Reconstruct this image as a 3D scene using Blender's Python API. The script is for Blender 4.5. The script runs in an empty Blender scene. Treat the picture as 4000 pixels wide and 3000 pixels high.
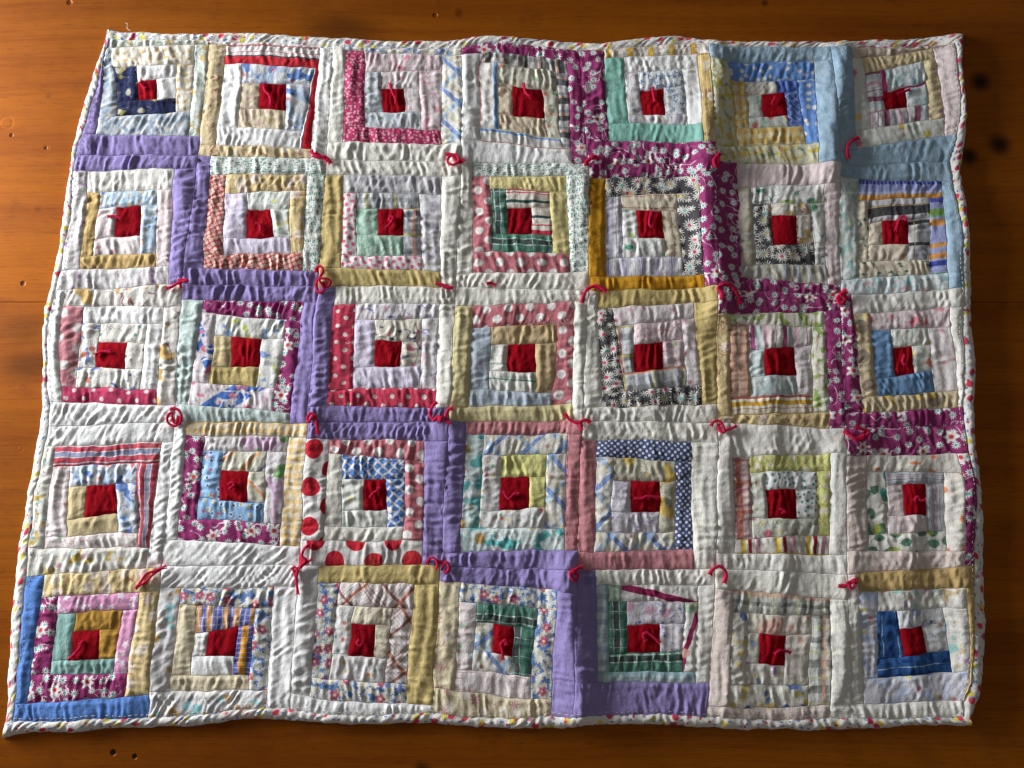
import bpy, math, random
import numpy as np
from mathutils import Vector

random.seed(7)
SC = bpy.context.scene
COL = SC.collection

# ------------------------------------------------------------------ camera
FPX = 3300.0                      # focal length in source pixels (4000 wide)
TILT = math.radians(9.2)
ZC = 0.64
cam_d = bpy.data.cameras.new('camera')
cam_d.sensor_width = 36.0
cam_d.lens = 36.0 * FPX / 4000.0
cam_d.clip_start = 0.02
cam_d.clip_end = 50.0
cam = bpy.data.objects.new('camera', cam_d)
COL.objects.link(cam)
CAMP = (0.0, -ZC * math.sin(TILT), ZC * math.cos(TILT))
cam.location = CAMP
cam.rotation_euler = (TILT, 0, 0)
SC.camera = cam

# ------------------------------------------------------------------ light
world = bpy.data.worlds.new('World')
SC.world = world
world.use_nodes = True
wb = world.node_tree.nodes['Background']
wb.inputs['Color'].default_value = (1.0, 0.965, 0.93, 1)
wb.inputs['Strength'].default_value = 0.13

def area(name, loc, target, size, size_y, power, color):
    d = bpy.data.lights.new(name, 'AREA')
    d.shape = 'RECTANGLE'
    d.size = size
    d.size_y = size_y
    d.energy = power
    d.color = color
    o = bpy.data.objects.new(name, d)
    COL.objects.link(o)
    o.location = loc
    v = Vector(target) - Vector(loc)
    o.rotation_euler = v.to_track_quat('-Z', 'Y').to_euler()
    return o
# the window to the left of the table, a little towards its far side
area('window_light', (-1.24, 0.42, 0.31), (0.0, 0.0, 0.0), 0.76, 0.44, 36.0, (0.965, 0.98, 1.0))

vs = SC.view_settings
vs.view_transform = 'Standard'
vs.look = 'None'
vs.exposure = 0.0
vs.gamma = 1.0

# ------------------------------------------------------------------ helpers
def lin(c):
    r = []
    for v in c[:3]:
        v = v / 255.0
        r.append(v / 12.92 if v <= 0.04045 else ((v + 0.055) / 1.055) ** 2.4)
    return (r[0], r[1], r[2], 1.0)

CT, ST = math.cos(TILT), math.sin(TILT)
ZQ = 0.0065
def unproj(px, py, z=ZQ):
    """source pixel -> point of the horizontal plane at height z"""
    dx = (np.asarray(px, float) - 2000.0) / FPX
    dy = -(np.asarray(py, float) - 1500.0) / FPX
    wx = dx
    wy = dy * CT + ST
    wz = dy * ST - CT
    k = (z - CAMP[2]) / wz
    return CAMP[0] + wx * k, CAMP[1] + wy * k

def _hash(ix, iy, seed):
    h = (ix.astype(np.int64) * 374761393 + iy.astype(np.int64) * 668265263 + seed * 1274126177) & 0xFFFFFFFF
    h = ((h ^ (h >> 13)) * 1274126177) & 0xFFFFFFFF
    h = h ^ (h >> 16)
    return (h & 0xFFFF) / 65535.0 * 2 * math.pi

def pn(x, y, seed=0):
    """2D gradient noise, about -1..1"""
    x = np.asarray(x, float); y = np.asarray(y, float)
    ix = np.floor(x); iy = np.floor(y)
    fx = x - ix; fy = y - iy
    def g(ox, oy):
        a = _hash(ix + ox, iy + oy, seed)
        return np.cos(a) * (fx - ox) + np.sin(a) * (fy - oy)
    u = fx * fx * fx * (fx * (fx * 6 - 15) + 10)
    v = fy * fy * fy * (fy * (fy * 6 - 15) + 10)
    a = g(0, 0) * (1 - u) + g(1, 0) * u
    b = g(0, 1) * (1 - u) + g(1, 1) * u
    return (a * (1 - v) + b * v) * 1.45

def mesh_grid(name, X, Y, Z, mat, parent, uvs=None, smooth=True):
    n, m = X.shape
    co = np.stack([X, Y, Z], -1).reshape(-1, 3)
    idx = np.arange(n * m).reshape(n, m)
    f = np.stack([idx[:-1, :-1], idx[1:, :-1], idx[1:, 1:], idx[:-1, 1:]], -1).reshape(-1, 4)
    # keep faces upward
    p = co[f[len(f) // 2]]
    nz = np.cross(p[1] - p[0], p[2] - p[0])[2]
    if nz < 0:
        f = f[:, ::-1]
    me = bpy.data.meshes.new(name)
    me.vertices.add(len(co)); me.vertices.foreach_set('co', co.astype(np.float32).ravel())
    nf = len(f)
    me.loops.add(nf * 4); me.loops.foreach_set('vertex_index', f.astype(np.int32).ravel())
    me.polygons.add(nf)
    me.polygons.foreach_set('loop_start', np.arange(0, nf * 4, 4, dtype=np.int32))
    me.polygons.foreach_set('loop_total', np.full(nf, 4, dtype=np.int32))
    me.polygons.foreach_set('use_smooth', np.full(nf, smooth, dtype=bool))
    if uvs:
        for un, (U, V) in uvs.items():
            lay = me.uv_layers.new(name=un)
            uv = np.stack([U, V], -1).reshape(-1, 2)[f.ravel()]
            lay.data.foreach_set('uv', uv.astype(np.float32).ravel())
    me.update(calc_edges=True)
    me.validate()
    if mat: me.materials.append(mat)
    o = bpy.data.objects.new(name, me)
    COL.objects.link(o)
    if parent: o.parent = parent
    return o

def tube_mesh(name, polys, rad, mat, parent, seg=7):
    """several tubes (one per polyline of 3D points) in one mesh"""
    V = []; F = []
    for P in polys:
        P = np.asarray(P, float)
        n = len(P)
        T = np.gradient(P, axis=0)
        T /= np.linalg.norm(T, axis=1)[:, None] + 1e-12
        up = np.array([0.0, 0.0, 1.0])
        A = np.cross(T, up)
        ln = np.linalg.norm(A, axis=1)[:, None]
        A = np.where(ln > 1e-4, A / (ln + 1e-12), np.array([1.0, 0, 0]))
        B = np.cross(A, T)
        b0 = len(V)
        for i in range(n):
            taper = 1.0 if 0 < i < n - 1 else 0.55
            for k in range(seg):
                a = 2 * math.pi * k / seg
                V.append(P[i] + rad * taper * (math.cos(a) * A[i] + math.sin(a) * B[i]))
        for i in range(n - 1):
            for k in range(seg):
                k2 = (k + 1) % seg
                F.append((b0 + i * seg + k, b0 + i * seg + k2, b0 + (i + 1) * seg + k2, b0 + (i + 1) * seg + k))
        F.append(tuple(b0 + k for k in range(seg)))
        F.append(tuple(b0 + (n - 1) * seg + k for k in reversed(range(seg))))
    me = bpy.data.meshes.new(name)
    me.from_pydata([tuple(v) for v in V], [], F)
    for p in me.polygons: p.use_smooth = True
    me.update()
    me.materials.append(mat)
    o = bpy.data.objects.new(name, me)
    COL.objects.link(o)
    if parent: o.parent = parent
    return o

# ------------------------------------------------------------------ fabric materials
class NB:
    """small node-tree builder"""
    def __init__(s, name):
        s.m = bpy.data.materials.new(name)
        s.m.use_nodes = True
        s.t = s.m.node_tree
        s.n = s.t.nodes
        s.bsdf = s.n['Principled BSDF']
        s.uv = {}
    def node(s, typ, **kw):
        n = s.n.new(typ)
        for k, v in kw.items(): setattr(n, k, v)
        return n
    def link(s, a, b): s.t.links.new(a, b)
    def uvmap(s, name):
        if name not in s.uv:
            n = s.node('ShaderNodeUVMap'); n.uv_map = name
            s.uv[name] = n.outputs[0]
        return s.uv[name]
    def set(s, sock, v):
        if isinstance(v, (int, float)): sock.default_value = v
        elif isinstance(v, tuple): sock.default_value = v
        else: s.link(v, sock)
    def math(s, op, a, b=0.0, c=0.0, clamp=False):
        n = s.node('ShaderNodeMath', operation=op, use_clamp=clamp)
        s.set(n.inputs[0], a); s.set(n.inputs[1], b); s.set(n.inputs[2], c)
        return n.outputs[0]
    def vmath(s, op, a, b=None):
        n = s.node('ShaderNodeVectorMath', operation=op)
        s.set(n.inputs[0], a)
        if b is not None: s.set(n.inputs[1], b)
        return n.outputs['Value'] if op in ('LENGTH', 'DOT_PRODUCT', 'DISTANCE') else n.outputs['Vector']
    def mapping(s, vec, scale=(1, 1, 1), rot=0.0, loc=(0, 0, 0)):
        n = s.node('ShaderNodeMapping')
        s.link(vec, n.inputs['Vector'])
        n.inputs['Scale'].default_value = scale
        n.inputs['Rotation'].default_value = (0, 0, rot)
        n.inputs['Location'].default_value = loc
        return n.outputs[0]
    def sep(s, vec):
        n = s.node('ShaderNodeSeparateXYZ'); s.link(vec, n.inputs[0])
        return n.outputs
    def mix(s, fac, a, b):
        n = s.node('ShaderNodeMix', data_type='RGBA')
        s.set(n.inputs[0], fac); s.set(n.inputs[6], a); s.set(n.inputs[7], b)
        return n.outputs[2]
    def step(s, val, edge, soft, invert=False):
        n = s.node('ShaderNodeMapRange', interpolation_type='SMOOTHSTEP')
        s.set(n.inputs[0], val)
        n.inputs[1].default_value = edge - soft
        n.inputs[2].default_value = edge + soft
        n.inputs[3].default_value = 1.0 if invert else 0.0
        n.inputs[4].default_value = 0.0 if invert else 1.0
        return n.outputs[0]
    def noise(s, vec, scale, detail=2.0, rough=0.5, w=0.0, dist=0.0):
        n = s.node('ShaderNodeTexNoise')
        s.link(vec, n.inputs['Vector'])
        n.inputs['Scale'].default_value = scale
        n.inputs['Detail'].default_value = detail
        n.inputs['Roughness'].default_value = rough
        n.inputs['Distortion'].default_value = dist
        return n.outputs
    def voronoi(s, vec, rand=1.0):
        n = s.node('ShaderNodeTexVoronoi', voronoi_dimensions='2D', feature='F1')
        s.link(vec, n.inputs['Vector'])
        n.inputs['Scale'].default_value = 1.0
        n.inputs['Randomness'].default_value = rand
        return n.outputs

def L_dots(b, col, p, out):
    sp, r = p['sp'], p['r']
    v = b.mapping(b.uvmap('cm'), (1 / sp, 1 / (sp * p.get('asp', 1.0)), 1), p.get('rot', 0.0), (p.get('seed', 0) * 3.7, p.get('seed', 0) * 1.9, 0))
    vo = b.voronoi(v, p.get('rand', 1.0))
    m = b.step(vo['Distance'], r / sp, p.get('soft', 0.05), True)
    if p.get('keep', 1.0) < 1.0:
        rr = b.sep(vo['Color'])
        m = b.math('MULTIPLY', m, b.math('LESS_THAN', rr[0], p['keep']))
    return b.mix(b.math('MULTIPLY', m, p.get('op', 1.0)), col, out)

def L_flower(b, col, p, out):
    sp, R = p['sp'], p['r']
    v = b.mapping(b.uvmap('cm'), (1 / sp, 1 / sp, 1), p.get('rot', 0.0), (p.get('seed', 0) * 3.7, p.get('seed', 0) * 1.9, 0))
    vo = b.voronoi(v, p.get('rand', 0.75))
    loc = b.vmath('SUBTRACT', v, vo['Position'])
    o = b.sep(loc)
    ang = b.math('ARCTAN2', o[1], o[0])
    cs = b.math('COSINE', b.math('MULTIPLY', ang, float(p['n'])))
    rad = b.math('MULTIPLY_ADD', cs, R / sp * p.get('amp', 0.25), R / sp * (1 - p.get('amp', 0.25)))
    d = b.math('SUBTRACT', vo['Distance'], rad)
    m = b.step(d, 0.0, 0.03, True)
    cr = b.sep(vo['Color'])
    keep = b.math('LESS_THAN', cr[0], p.get('keep', 1.0)) if p.get('keep', 1.0) < 1 else 1.0
    m = b.math('MULTIPLY', m, keep)
    r = b.mix(m, col, out)
    if 'cc' in p:
        mc = b.math('MULTIPLY', b.step(vo['Distance'], R / sp * p.get('cr', 0.3), 0.03, True), keep)
        cc = lin(p['cc'])
        if 'cc2' in p:
            cc = b.mix(b.math('GREATER_THAN', cr[1], 0.5), cc, lin(p['cc2']))
        r = b.mix(mc, r, cc)
    return r

def L_blot(b, col, p, out):
    v = b.mapping(b.uvmap('cm'), (1, p.get('asp', 1.0), 1), p.get('rot', 0.0), (p.get('seed', 0) * 5.3, p.get('seed', 0) * 2.1, 0))
    n = b.noise(v, 1 / p['sp'], p.get('det', 1.5), 0.5, dist=p.get('dist', 0.0))
    m = b.step(n['Fac'], p.get('th', 0.6), p.get('soft', 0.02))
    return b.mix(b.math('MULTIPLY', m, p.get('op', 1.0)), col, out)

def L_squig(b, col, p, out):
    v = b.mapping(b.uvmap('cm'), (1, 1, 1), 0.0, (p.get('seed', 0) * 5.3, p.get('seed', 0) * 2.1, 0))
    n = b.noise(v, 1 / p['sp'], p.get('det', 1.0), 0.5, dist=p.get('dist', 0.6))
    a = b.math('ABSOLUTE', b.math('SUBTRACT', n['Fac'], 0.5))
    m = b.step(a, p.get('w', 0.012), 0.006, True)
    if 'cut' in p:
        n2 = b.noise(v, 0.8 / p['sp'], 1.0)
        m = b.math('MULTIPLY', m, b.step(n2['Fac'], p['cut'], 0.05))
    return b.mix(b.math('MULTIPLY', m, p.get('op', 1.0)), col, out)

def L_stripe(b, col, p, out):
    v = b.mapping(b.uvmap('cm'), (1, 1, 1), p.get('rot', 0.0))
    o = b.sep(v)
    a = o[0] if p['ax'] == 'u' else o[1]
    f = b.math('FRACT', b.math('ADD', b.math('DIVIDE', a, p['per']), p.get('ph', 0.0)))
    d = b.math('ABSOLUTE', b.math('SUBTRACT', f, 0.5))
    m = b.step(d, p['w'] / p['per'] / 2, 0.012 / p['per'], True)
    return b.mix(b.math('MULTIPLY', m, p.get('op', 1.0)), col, out)

def L_band(b, col, p, out):
    """stripe at a fixed place: across the strip (v, 0 = inner seam) or along it (u)"""
    o = b.sep(b.uvmap('norm'))
    a = o[1] if p.get('ax', 'v') == 'v' else o[0]
    if 'slope' in p:
        oo = o[0] if p.get('ax', 'v') == 'v' else o[1]
        a = b.math('ADD', a, b.math('MULTIPLY', b.math('SUBTRACT', oo, 0.5), p['slope']))
    m = b.math('MULTIPLY', b.step(a, p['lo'], 0.012), b.step(a, p['hi'], 0.012, True))
    return b.mix(b.math('MULTIPLY', m, p.get('op', 1.0)), col, out)

LAYER = dict(dots=L_dots, flower=L_flower, blot=L_blot, squig=L_squig, stripe=L_stripe, band=L_band)

def cloth(name, base, layers=(), rough=0.92, streak=0.17, vary=0.10):
    b = NB('fabric_' + name)
    cm = b.uvmap('cm')
    col = lin(base)
    fade = 0.02 if name in ('big_red_dot', 'maroon', 'daisy', 'tartan', 'navy_dot', 'rose_spot', 'red_spot', 'binding') or any(l[0] == 'band' for l in layers) else 0.13
    for typ, c, p in layers:
        src = col if not isinstance(col, tuple) else b.mix(0.0, col, col)
        col = b.mix(fade, LAYER[typ](b, src, p, lin(c)), src)
    if isinstance(col, tuple):
        col = b.mix(0.0, col, col)
    # threads: fine streaks along and across the weave, then slow fading of the dye
    s1 = b.noise(b.mapping(cm, (1.3, 11.0, 1)), 1.0, 4.0, 0.7)['Fac']
    s2 = b.noise(b.mapping(cm, (11.0, 1.3, 1)), 1.0, 4.0, 0.7)['Fac']
    s = b.math('ADD', b.math('MULTIPLY', b.math('SUBTRACT', b.math('ADD', s1, s2), 1.0), streak * 2.2), 1.0)
    f = b.noise(b.mapping(cm, (1, 1, 1)), 0.55, 3.0)['Fac']
    s = b.math('MULTIPLY', s, b.math('MULTIPLY_ADD', f, vary * 2.0, 1.0 - vary))
    st = b.noise(b.mapping(cm, (1, 1, 1)), 0.32, 4.0, 0.6)['Fac']
    if min(base) > 150:
        col = b.mix(b.math('MULTIPLY', b.step(st, 0.60, 0.09), 0.10), col, lin((176, 146, 100)))
    oi = b.node('ShaderNodeObjectInfo')
    s = b.math('MULTIPLY', s, b.math('MULTIPLY_ADD', oi.outputs['Random'], 0.30 if name == 'red' else 0.08, 0.85 if name == 'red' else 0.96))
    cc = b.node('ShaderNodeCombineColor')
    for i in range(3): b.link(s, cc.inputs[i])
    mul = b.node('ShaderNodeMix', data_type='RGBA', blend_type='MULTIPLY')
    mul.inputs[0].default_value = 1.0
    b.link(col, mul.inputs[6]); b.link(cc.outputs[0], mul.inputs[7])
    b.link(mul.outputs[2], b.bsdf.inputs['Base Color'])
    b.bsdf.inputs['Roughness'].default_value = rough
    b.bsdf.inputs['Specular IOR Level'].default_value = 0.04
    # fine creases and weave as relief
    w1 = b.noise(b.mapping(cm, (1, 1, 1)), 3.0, 5.0, 0.68, dist=0.7)['Fac']
    wv = b.math('ADD', b.math('MULTIPLY', w1, 1.0), b.math('MULTIPLY', b.math('ADD', s1, s2), 0.30))
    bu = b.node('ShaderNodeBump')
    bu.inputs['Strength'].default_value = 0.5
    bu.inputs['Distance'].default_value = 0.0016
    b.link(wv, bu.inputs['Height'])
    b.link(bu.outputs[0], b.bsdf.inputs['Normal'])
    return b.m

WHITE = (236, 236, 235)
FAB = {}
def fab(name, base, *layers, **kw):
    FAB[name] = (base, layers, kw)
def D(c, sp, r, **p): return ('dots', c, dict(sp=sp, r=r, **p))
def FL(c, sp, r, n, **p): return ('flower', c, dict(sp=sp, r=r, n=n, **p))
def B(c, sp, th, **p): return ('blot', c, dict(sp=sp, th=th, **p))
def SQ(c, sp, w, **p): return ('squig', c, dict(sp=sp, w=w, **p))
def S(c, ax, per, w, **p): return ('stripe', c, dict(ax=ax, per=per, w=w, **p))
def BD(c, lo, hi, **p): return ('band', c, dict(lo=lo, hi=hi, **p))

R45 = math.radians(45)
# plain cloths
fab('red', (150, 14, 28), streak=0.22, vary=0.16)
fab('white', WHITE)
fab('white_warm', (235, 232, 225))
fab('white_pink', (229, 214, 214), B((222, 196, 200), 1.6, 0.6, soft=0.1, op=0.5))
fab('white_lilac', (222, 214, 232))
fab('linen', (232, 230, 220), streak=0.26, vary=0.08)
fab('cream', (226, 214, 184))
fab('purple', (150, 136, 188), streak=0.22, vary=0.14)
fab('tan', (200, 172, 118), vary=0.16)
fab('khaki', (207, 186, 128), streak=0.18, vary=0.15)
fab('khaki_light', (217, 205, 158), streak=0.18)
fab('ochre', (205, 150, 48), B((176, 118, 30), 1.6, 0.56, soft=0.08, op=0.7), vary=0.15)
fab('mustard', (180, 138, 66))
fab('mint', (146, 200, 186))
fab('mint_grey', (146, 184, 178))
fab('sky', (160, 186, 204), B((138, 166, 188), 1.0, 0.54, soft=0.1, op=0.7), streak=0.2)
fab('steel', (118, 154, 192))
fab('blue', (98, 138, 206))
fab('rose', (200, 138, 144), streak=0.22, vary=0.14)
fab('butter', (224, 210, 150))
fab('lemon', (216, 214, 142), D((190, 160, 120), 0.5, 0.05, keep=0.5), streak=0.24)
fab('beige', (214, 196, 154))
fab('tan_twill', (210, 186, 146), S((190, 166, 126), 'u', 0.12, 0.05, rot=0.7, op=0.6))
fab('ice_twill', (196, 206, 216), S((168, 182, 198), 'u', 0.12, 0.05, rot=0.7, op=0.6), S((150, 175, 205), 'v', 1.1, 0.14, op=0.5))
# magenta floral
MG = (152, 62, 114)
fab('maroon', MG,
    SQ((232, 216, 224), 1.3, 0.014, cut=0.52, seed=3),
    FL((236, 236, 232), 0.86, 0.29, 10, amp=0.28, rand=0.85, keep=0.9, cc=(110, 184, 188), cr=0.34, seed=1),
    FL((238, 236, 232), 2.3, 0.52, 6, amp=0.22, rand=0.8, keep=0.72, cc=(216, 66, 72), cr=0.30, seed=5))
# grey-black daisies
fab('daisy', (84, 82, 86),
    FL((228, 226, 216), 0.62, 0.27, 7, amp=0.42, rand=0.9, keep=0.75, seed=4),
    FL((236, 234, 226), 1.0, 0.5, 13, amp=0.36, rand=0.8, cc=(120, 194, 196), cc2=(222, 80, 124), cr=0.26, seed=2),
    D((226, 196, 92), 1.0, 0.12, rand=0.8, keep=0.3, seed=2))
# spots
fab('rose_spot', (198, 122, 130), D((236, 232, 228), 1.15, 0.33, rand=0.0, rot=R45))
fab('pale_spot', (202, 138, 146), D((232, 224, 222), 1.3, 0.40, rand=0.5, rot=R45))
fab('red_spot', (204, 72, 96), D((238, 230, 226), 0.88, 0.16, rand=0.0, rot=R45))
fab('berry_spot', (192, 72, 104), D((238, 226, 226), 0.95, 0.16, rand=0.1, rot=R45))
fab('pink_dot', (235, 226, 228), D((222, 74, 118), 0.52, 0.15, rand=0.12, rot=0.5))
fab('big_red_dot', (228, 226, 224), D((196, 26, 50), 2.0, 0.70, rand=0.0, rot=R45, soft=0.015), streak=0.16)
fab('navy_dot', (76, 92, 138), D((230, 230, 230), 0.33, 0.10, rand=0.0, rot=0.9))
fab('confetti', (230, 228, 226), D((222, 96, 64), 1.3, 0.14, keep=0.4, seed=1), D((116, 176, 146), 1.1, 0.13, keep=0.4, seed=2),
    D((220, 196, 110), 1.0, 0.12, keep=0.3, seed=3), B((176, 180, 196), 0.5, 0.63, op=0.6))
fab('raspberry_speck', (196, 70, 112), D((236, 196, 210), 0.24, 0.085, keep=0.75, soft=0.15), B((168, 40, 84), 1.2, 0.56, soft=0.1, op=0.5))
fab('red_lattice', (196, 92, 92), D((232, 216, 200), 0.36, 0.15, rand=0.25, rot=0.4), SQ((176, 60, 66), 0.5, 0.03, op=0.6))
fab('green_dash', (229, 232, 228), D((44, 136, 108), 0.5, 0.13, asp=0.34, rand=0.5, keep=0.5, seed=1), D((70, 146, 124), 0.2, 0.055, keep=0.6, seed=3))
fab('pink_spot', (208, 150, 184), FL((236, 226, 234), 0.72, 0.26, 5, amp=0.2, keep=0.85, rand=0.9))
fab('blue_spot', (112, 152, 214), D((236, 228, 214), 0.66, 0.17, keep=0.8, rand=0.9, soft=0.1))
fab('blue_ditsy', (150, 188, 226), FL((242, 240, 232), 0.66, 0.2, 5, keep=0.75, cc=(226, 182, 60), cc2=(56, 72, 150), cr=0.5), D((226, 110, 110), 0.9, 0.12, keep=0.4, seed=4))
fab('sky_dot', (190, 212, 230), D((70, 96, 180), 0.9, 0.1, keep=0.4, seed=2), D((228, 178, 80), 1.0, 0.11, keep=0.4, seed=4), D((222, 110, 110), 1.1, 0.11, keep=0.4, seed=7), B((232, 236, 240), 0.7, 0.56, op=0.8))
# florals
fab('navy_floral', (52, 58, 92), D((214, 206, 184), 1.6, 0.30, asp=0.7, keep=0.5, soft=0.06), B((176, 170, 92), 0.9, 0.66), SQ((160, 160, 160), 0.8, 0.010, cut=0.5), B((30, 32, 52), 1.2, 0.56, soft=0.08))
fab('grey_blue_print', (196, 204, 212), B((150, 166, 182), 0.8, 0.54, soft=0.05), D((222, 214, 196), 0.8, 0.16, keep=0.5))
fab('gold_check', (229, 222, 208), D((214, 176, 104), 0.62, 0.14, rand=0.3, keep=0.8), B((214, 200, 180), 0.9, 0.6, op=0.6))
fab('sage_gold_floral', (212, 218, 210), B((206, 172, 92), 0.75, 0.62, seed=1), B((150, 176, 164), 0.5, 0.64, seed=3), SQ((176, 190, 180), 0.5, 0.02))
fab('faded_cream', (222, 208, 182), B((200, 168, 156), 0.6, 0.62, soft=0.06), B((184, 164, 120), 0.9, 0.64, soft=0.06))
fab('blue_white_big', (228, 230, 234), B((168, 196, 226), 1.0, 0.5, seed=5, op=0.75), B((84, 126, 198), 1.0, 0.60, seed=2), D((216, 92, 66), 1.9, 0.15, keep=0.35), SQ((70, 100, 180), 1.2, 0.008, cut=0.55))
fab('rust_blue', (232, 230, 224), B((78, 116, 186), 0.7, 0.61, seed=2), D((200, 90, 54), 1.3, 0.22, keep=0.42, seed=3), B((140, 150, 170), 0.5, 0.66, seed=6))
fab('cream_figures', (214, 194, 146), D((232, 218, 204), 1.2, 0.38, asp=1.2, rand=0.8, keep=0.6, seed=2), SQ((158, 84, 76), 0.75, 0.012, cut=0.48, det=2.0))
fab('cream_brown', (216, 198, 160), SQ((150, 76, 72), 0.8, 0.014, cut=0.47, det=2.0), B((128, 64, 62), 1.1, 0.69), D((232, 220, 206), 1.0, 0.25, keep=0.4, seed=3))
fab('tiny_green_red', (206, 210, 214), D((92, 150, 110), 0.9, 0.12, keep=0.5, seed=1), D((206, 84, 92), 1.2, 0.1, keep=0.4, seed=3), B((186, 196, 206), 0.8, 0.55))
fab('white_blush', (232, 224, 224), D((206, 120, 132), 1.1, 0.14, keep=0.35, soft=0.12), B((224, 200, 206), 0.9, 0.6, op=0.6))
fab('pink_blotch', (232, 218, 220), B((214, 116, 134), 0.8, 0.63, soft=0.06), B((222, 180, 192), 0.7, 0.58, soft=0.06, op=0.7, seed=3))
fab('pink_pinprick', (230, 212, 214), D((212, 90, 100), 0.42, 0.06, keep=0.6), D((140, 160, 110), 1.6, 0.2, keep=0.35, seed=3, soft=0.12))
fab('green_cream', (208, 206, 190), B((136, 156, 128), 0.7, 0.62), D((206, 96, 70), 1.3, 0.14, keep=0.4), B((190, 182, 160), 0.9, 0.58, seed=4))
fab('blue_sprig', (226, 230, 232), FL((78, 126, 182), 0.5, 0.19, 3, amp=0.4, keep=0.9, rand=0.9), SQ((96, 140, 176), 0.7, 0.014, cut=0.45))
fab('pale_red_bloom', (204, 208, 200), D((214, 88, 74), 1.3, 0.24, keep=0.5, soft=0.06), B((160, 196, 180), 0.7, 0.6), seed=1)
fab('yellow_green_floral', (214, 212, 186), B((212, 188, 60), 0.7, 0.58), B((130, 160, 130), 0.6, 0.63, seed=3), D((222, 160, 90), 1.6, 0.24, keep=0.3), B((196, 178, 110), 1.2, 0.58, seed=6, op=0.7))
fab('aqua_wash', (222, 230, 232), B((160, 206, 210), 0.8, 0.58, soft=0.06), B((222, 168, 176), 0.9, 0.68, seed=3))
fab('bloom_white', (226, 226, 220), FL((222, 88, 124), 2.2, 0.34, 6, amp=0.25, keep=0.6), B((200, 214, 200), 1.0, 0.58, op=0.8), D((226, 206, 110), 2.0, 0.3, keep=0.3, seed=4))
fab('cream_pink', (226, 210, 168), B((196, 160, 172), 0.7, 0.63, soft=0.04), SQ((204, 160, 160), 0.9, 0.012, cut=0.55))
fab('taupe_grey', (204, 190, 176), B((176, 156, 146), 0.9, 0.56))
fab('lilac_floral', (229, 224, 226), D((176, 118, 190), 1.0, 0.15, keep=0.45, soft=0.08), SQ((160, 120, 190), 1.2, 0.010, cut=0.56), B((196, 208, 196), 0.9, 0.64))
fab('lemon_sprig', (228, 232, 226), D((214, 206, 96), 1.2, 0.22, keep=0.45, soft=0.08), B((176, 200, 180), 0.6, 0.64))
fab('sage_floral', (176, 204, 188), B((138, 178, 156), 0.6, 0.56), D((206, 196, 84), 2.0, 0.34, keep=0.4, soft=0.08), D((190, 140, 110), 0.8, 0.08, keep=0.3, seed=3))
fab('grey_shaded', (188, 186, 192), B((222, 220, 222), 0.9, 0.56, soft=0.08), S((150, 150, 158), 'u', 1.2, 0.3, op=0.35))  # greyer take on the pale blotch print, its shade put into the colour
fab('grey_lilac_blotch', (226, 224, 226), B((176, 172, 188), 0.9, 0.57, soft=0.06), D((226, 210, 180), 1.4, 0.2, keep=0.3))
fab('leaf_white', (231, 232, 228), D((52, 150, 122), 1.9, 0.34, asp=0.55, rot=0.5, keep=0.5, seed=1), D((176, 204, 96), 2.0, 0.30, asp=0.6, rot=-0.6, keep=0.4, seed=4), SQ((60, 140, 120), 1.8, 0.006, seed=2))
fab('leaf_cream', (224, 214, 192), D((44, 118, 108), 0.9, 0.17, asp=0.6, rot=0.6, keep=0.5, seed=1), SQ((90, 120, 100), 1.4, 0.006, cut=0.5), D((214, 120, 80), 1.6, 0.16, keep=0.3, seed=5))
fab('leaf_bold', (226, 224, 214), D((46, 116, 88), 1.15, 0.40, asp=0.75, rot=0.7, keep=0.6, seed=1), D((50, 144, 136), 1.4, 0.36, asp=0.7, rot=-0.5, keep=0.35, seed=7), D((190, 206, 80), 2.2, 0.4, asp=0.7, keep=0.3, seed=4), SQ((70, 120, 90), 1.2, 0.008, cut=0.5))
fab('teal_leaf_dot', (230, 226, 218), D((44, 140, 130), 0.95, 0.14, keep=0.5), SQ((90, 90, 96), 1.0, 0.007, cut=0.52), D((70, 70, 80), 1.5, 0.14, keep=0.3, seed=3))
fab('cream_orange', (226, 214, 194), D((222, 132, 74), 1.4, 0.17, keep=0.45, soft=0.06), SQ((150, 130, 110), 1.6, 0.006, cut=0.5))
fab('sage_wash', (206, 214, 208), B((150, 188, 184), 0.9, 0.57, soft=0.05, asp=1.6, rot=0.6), B((186, 200, 176), 0.7, 0.6, seed=4), D((206, 150, 190), 2.2, 0.2, keep=0.3))
fab('grey_pencil', (206, 200, 184), SQ((120, 140, 190), 1.3, 0.010, cut=0.5), B((180, 174, 150), 1.0, 0.58, op=0.8))
fab('brown_yellow', (228, 222, 212), B((206, 160, 60), 0.8, 0.60), B((150, 90, 72), 0.6, 0.63, seed=3), S((200, 190, 180), 'v', 0.3, 0.05))
fab('lime_blue_white', (230, 230, 226), B((200, 210, 100), 1.4, 0.66, seed=1), B((112, 150, 204), 1.1, 0.64, seed=5))
fab('blue_leaf_pink', (232, 222, 226), BD((76, 122, 198), 0.31, 0.72, ax='u', slope=0.35), B((232, 222, 226), 1.0, 0.58, seed=12), SQ((224, 222, 228), 1.8, 0.02), B((216, 122, 142), 0.7, 0.64, seed=6, soft=0.05))
fab('sage_pale', (196, 210, 206), B((152, 176, 172), 0.5, 0.61, seed=2), SQ((130, 150, 150), 0.7, 0.008, cut=0.52))
fab('patch_gold', (230, 226, 220), B((208, 170, 88), 1.5, 0.62, seed=2), SQ((140, 74, 66), 1.6, 0.014, cut=0.52))
fab('navy_branch', (230, 224, 210), SQ((40, 52, 104), 1.9, 0.007, seed=2), D((44, 60, 116), 1.5, 0.16, asp=0.6, keep=0.5), B((222, 112, 138), 1.0, 0.66, seed=5, soft=0.04))
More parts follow.
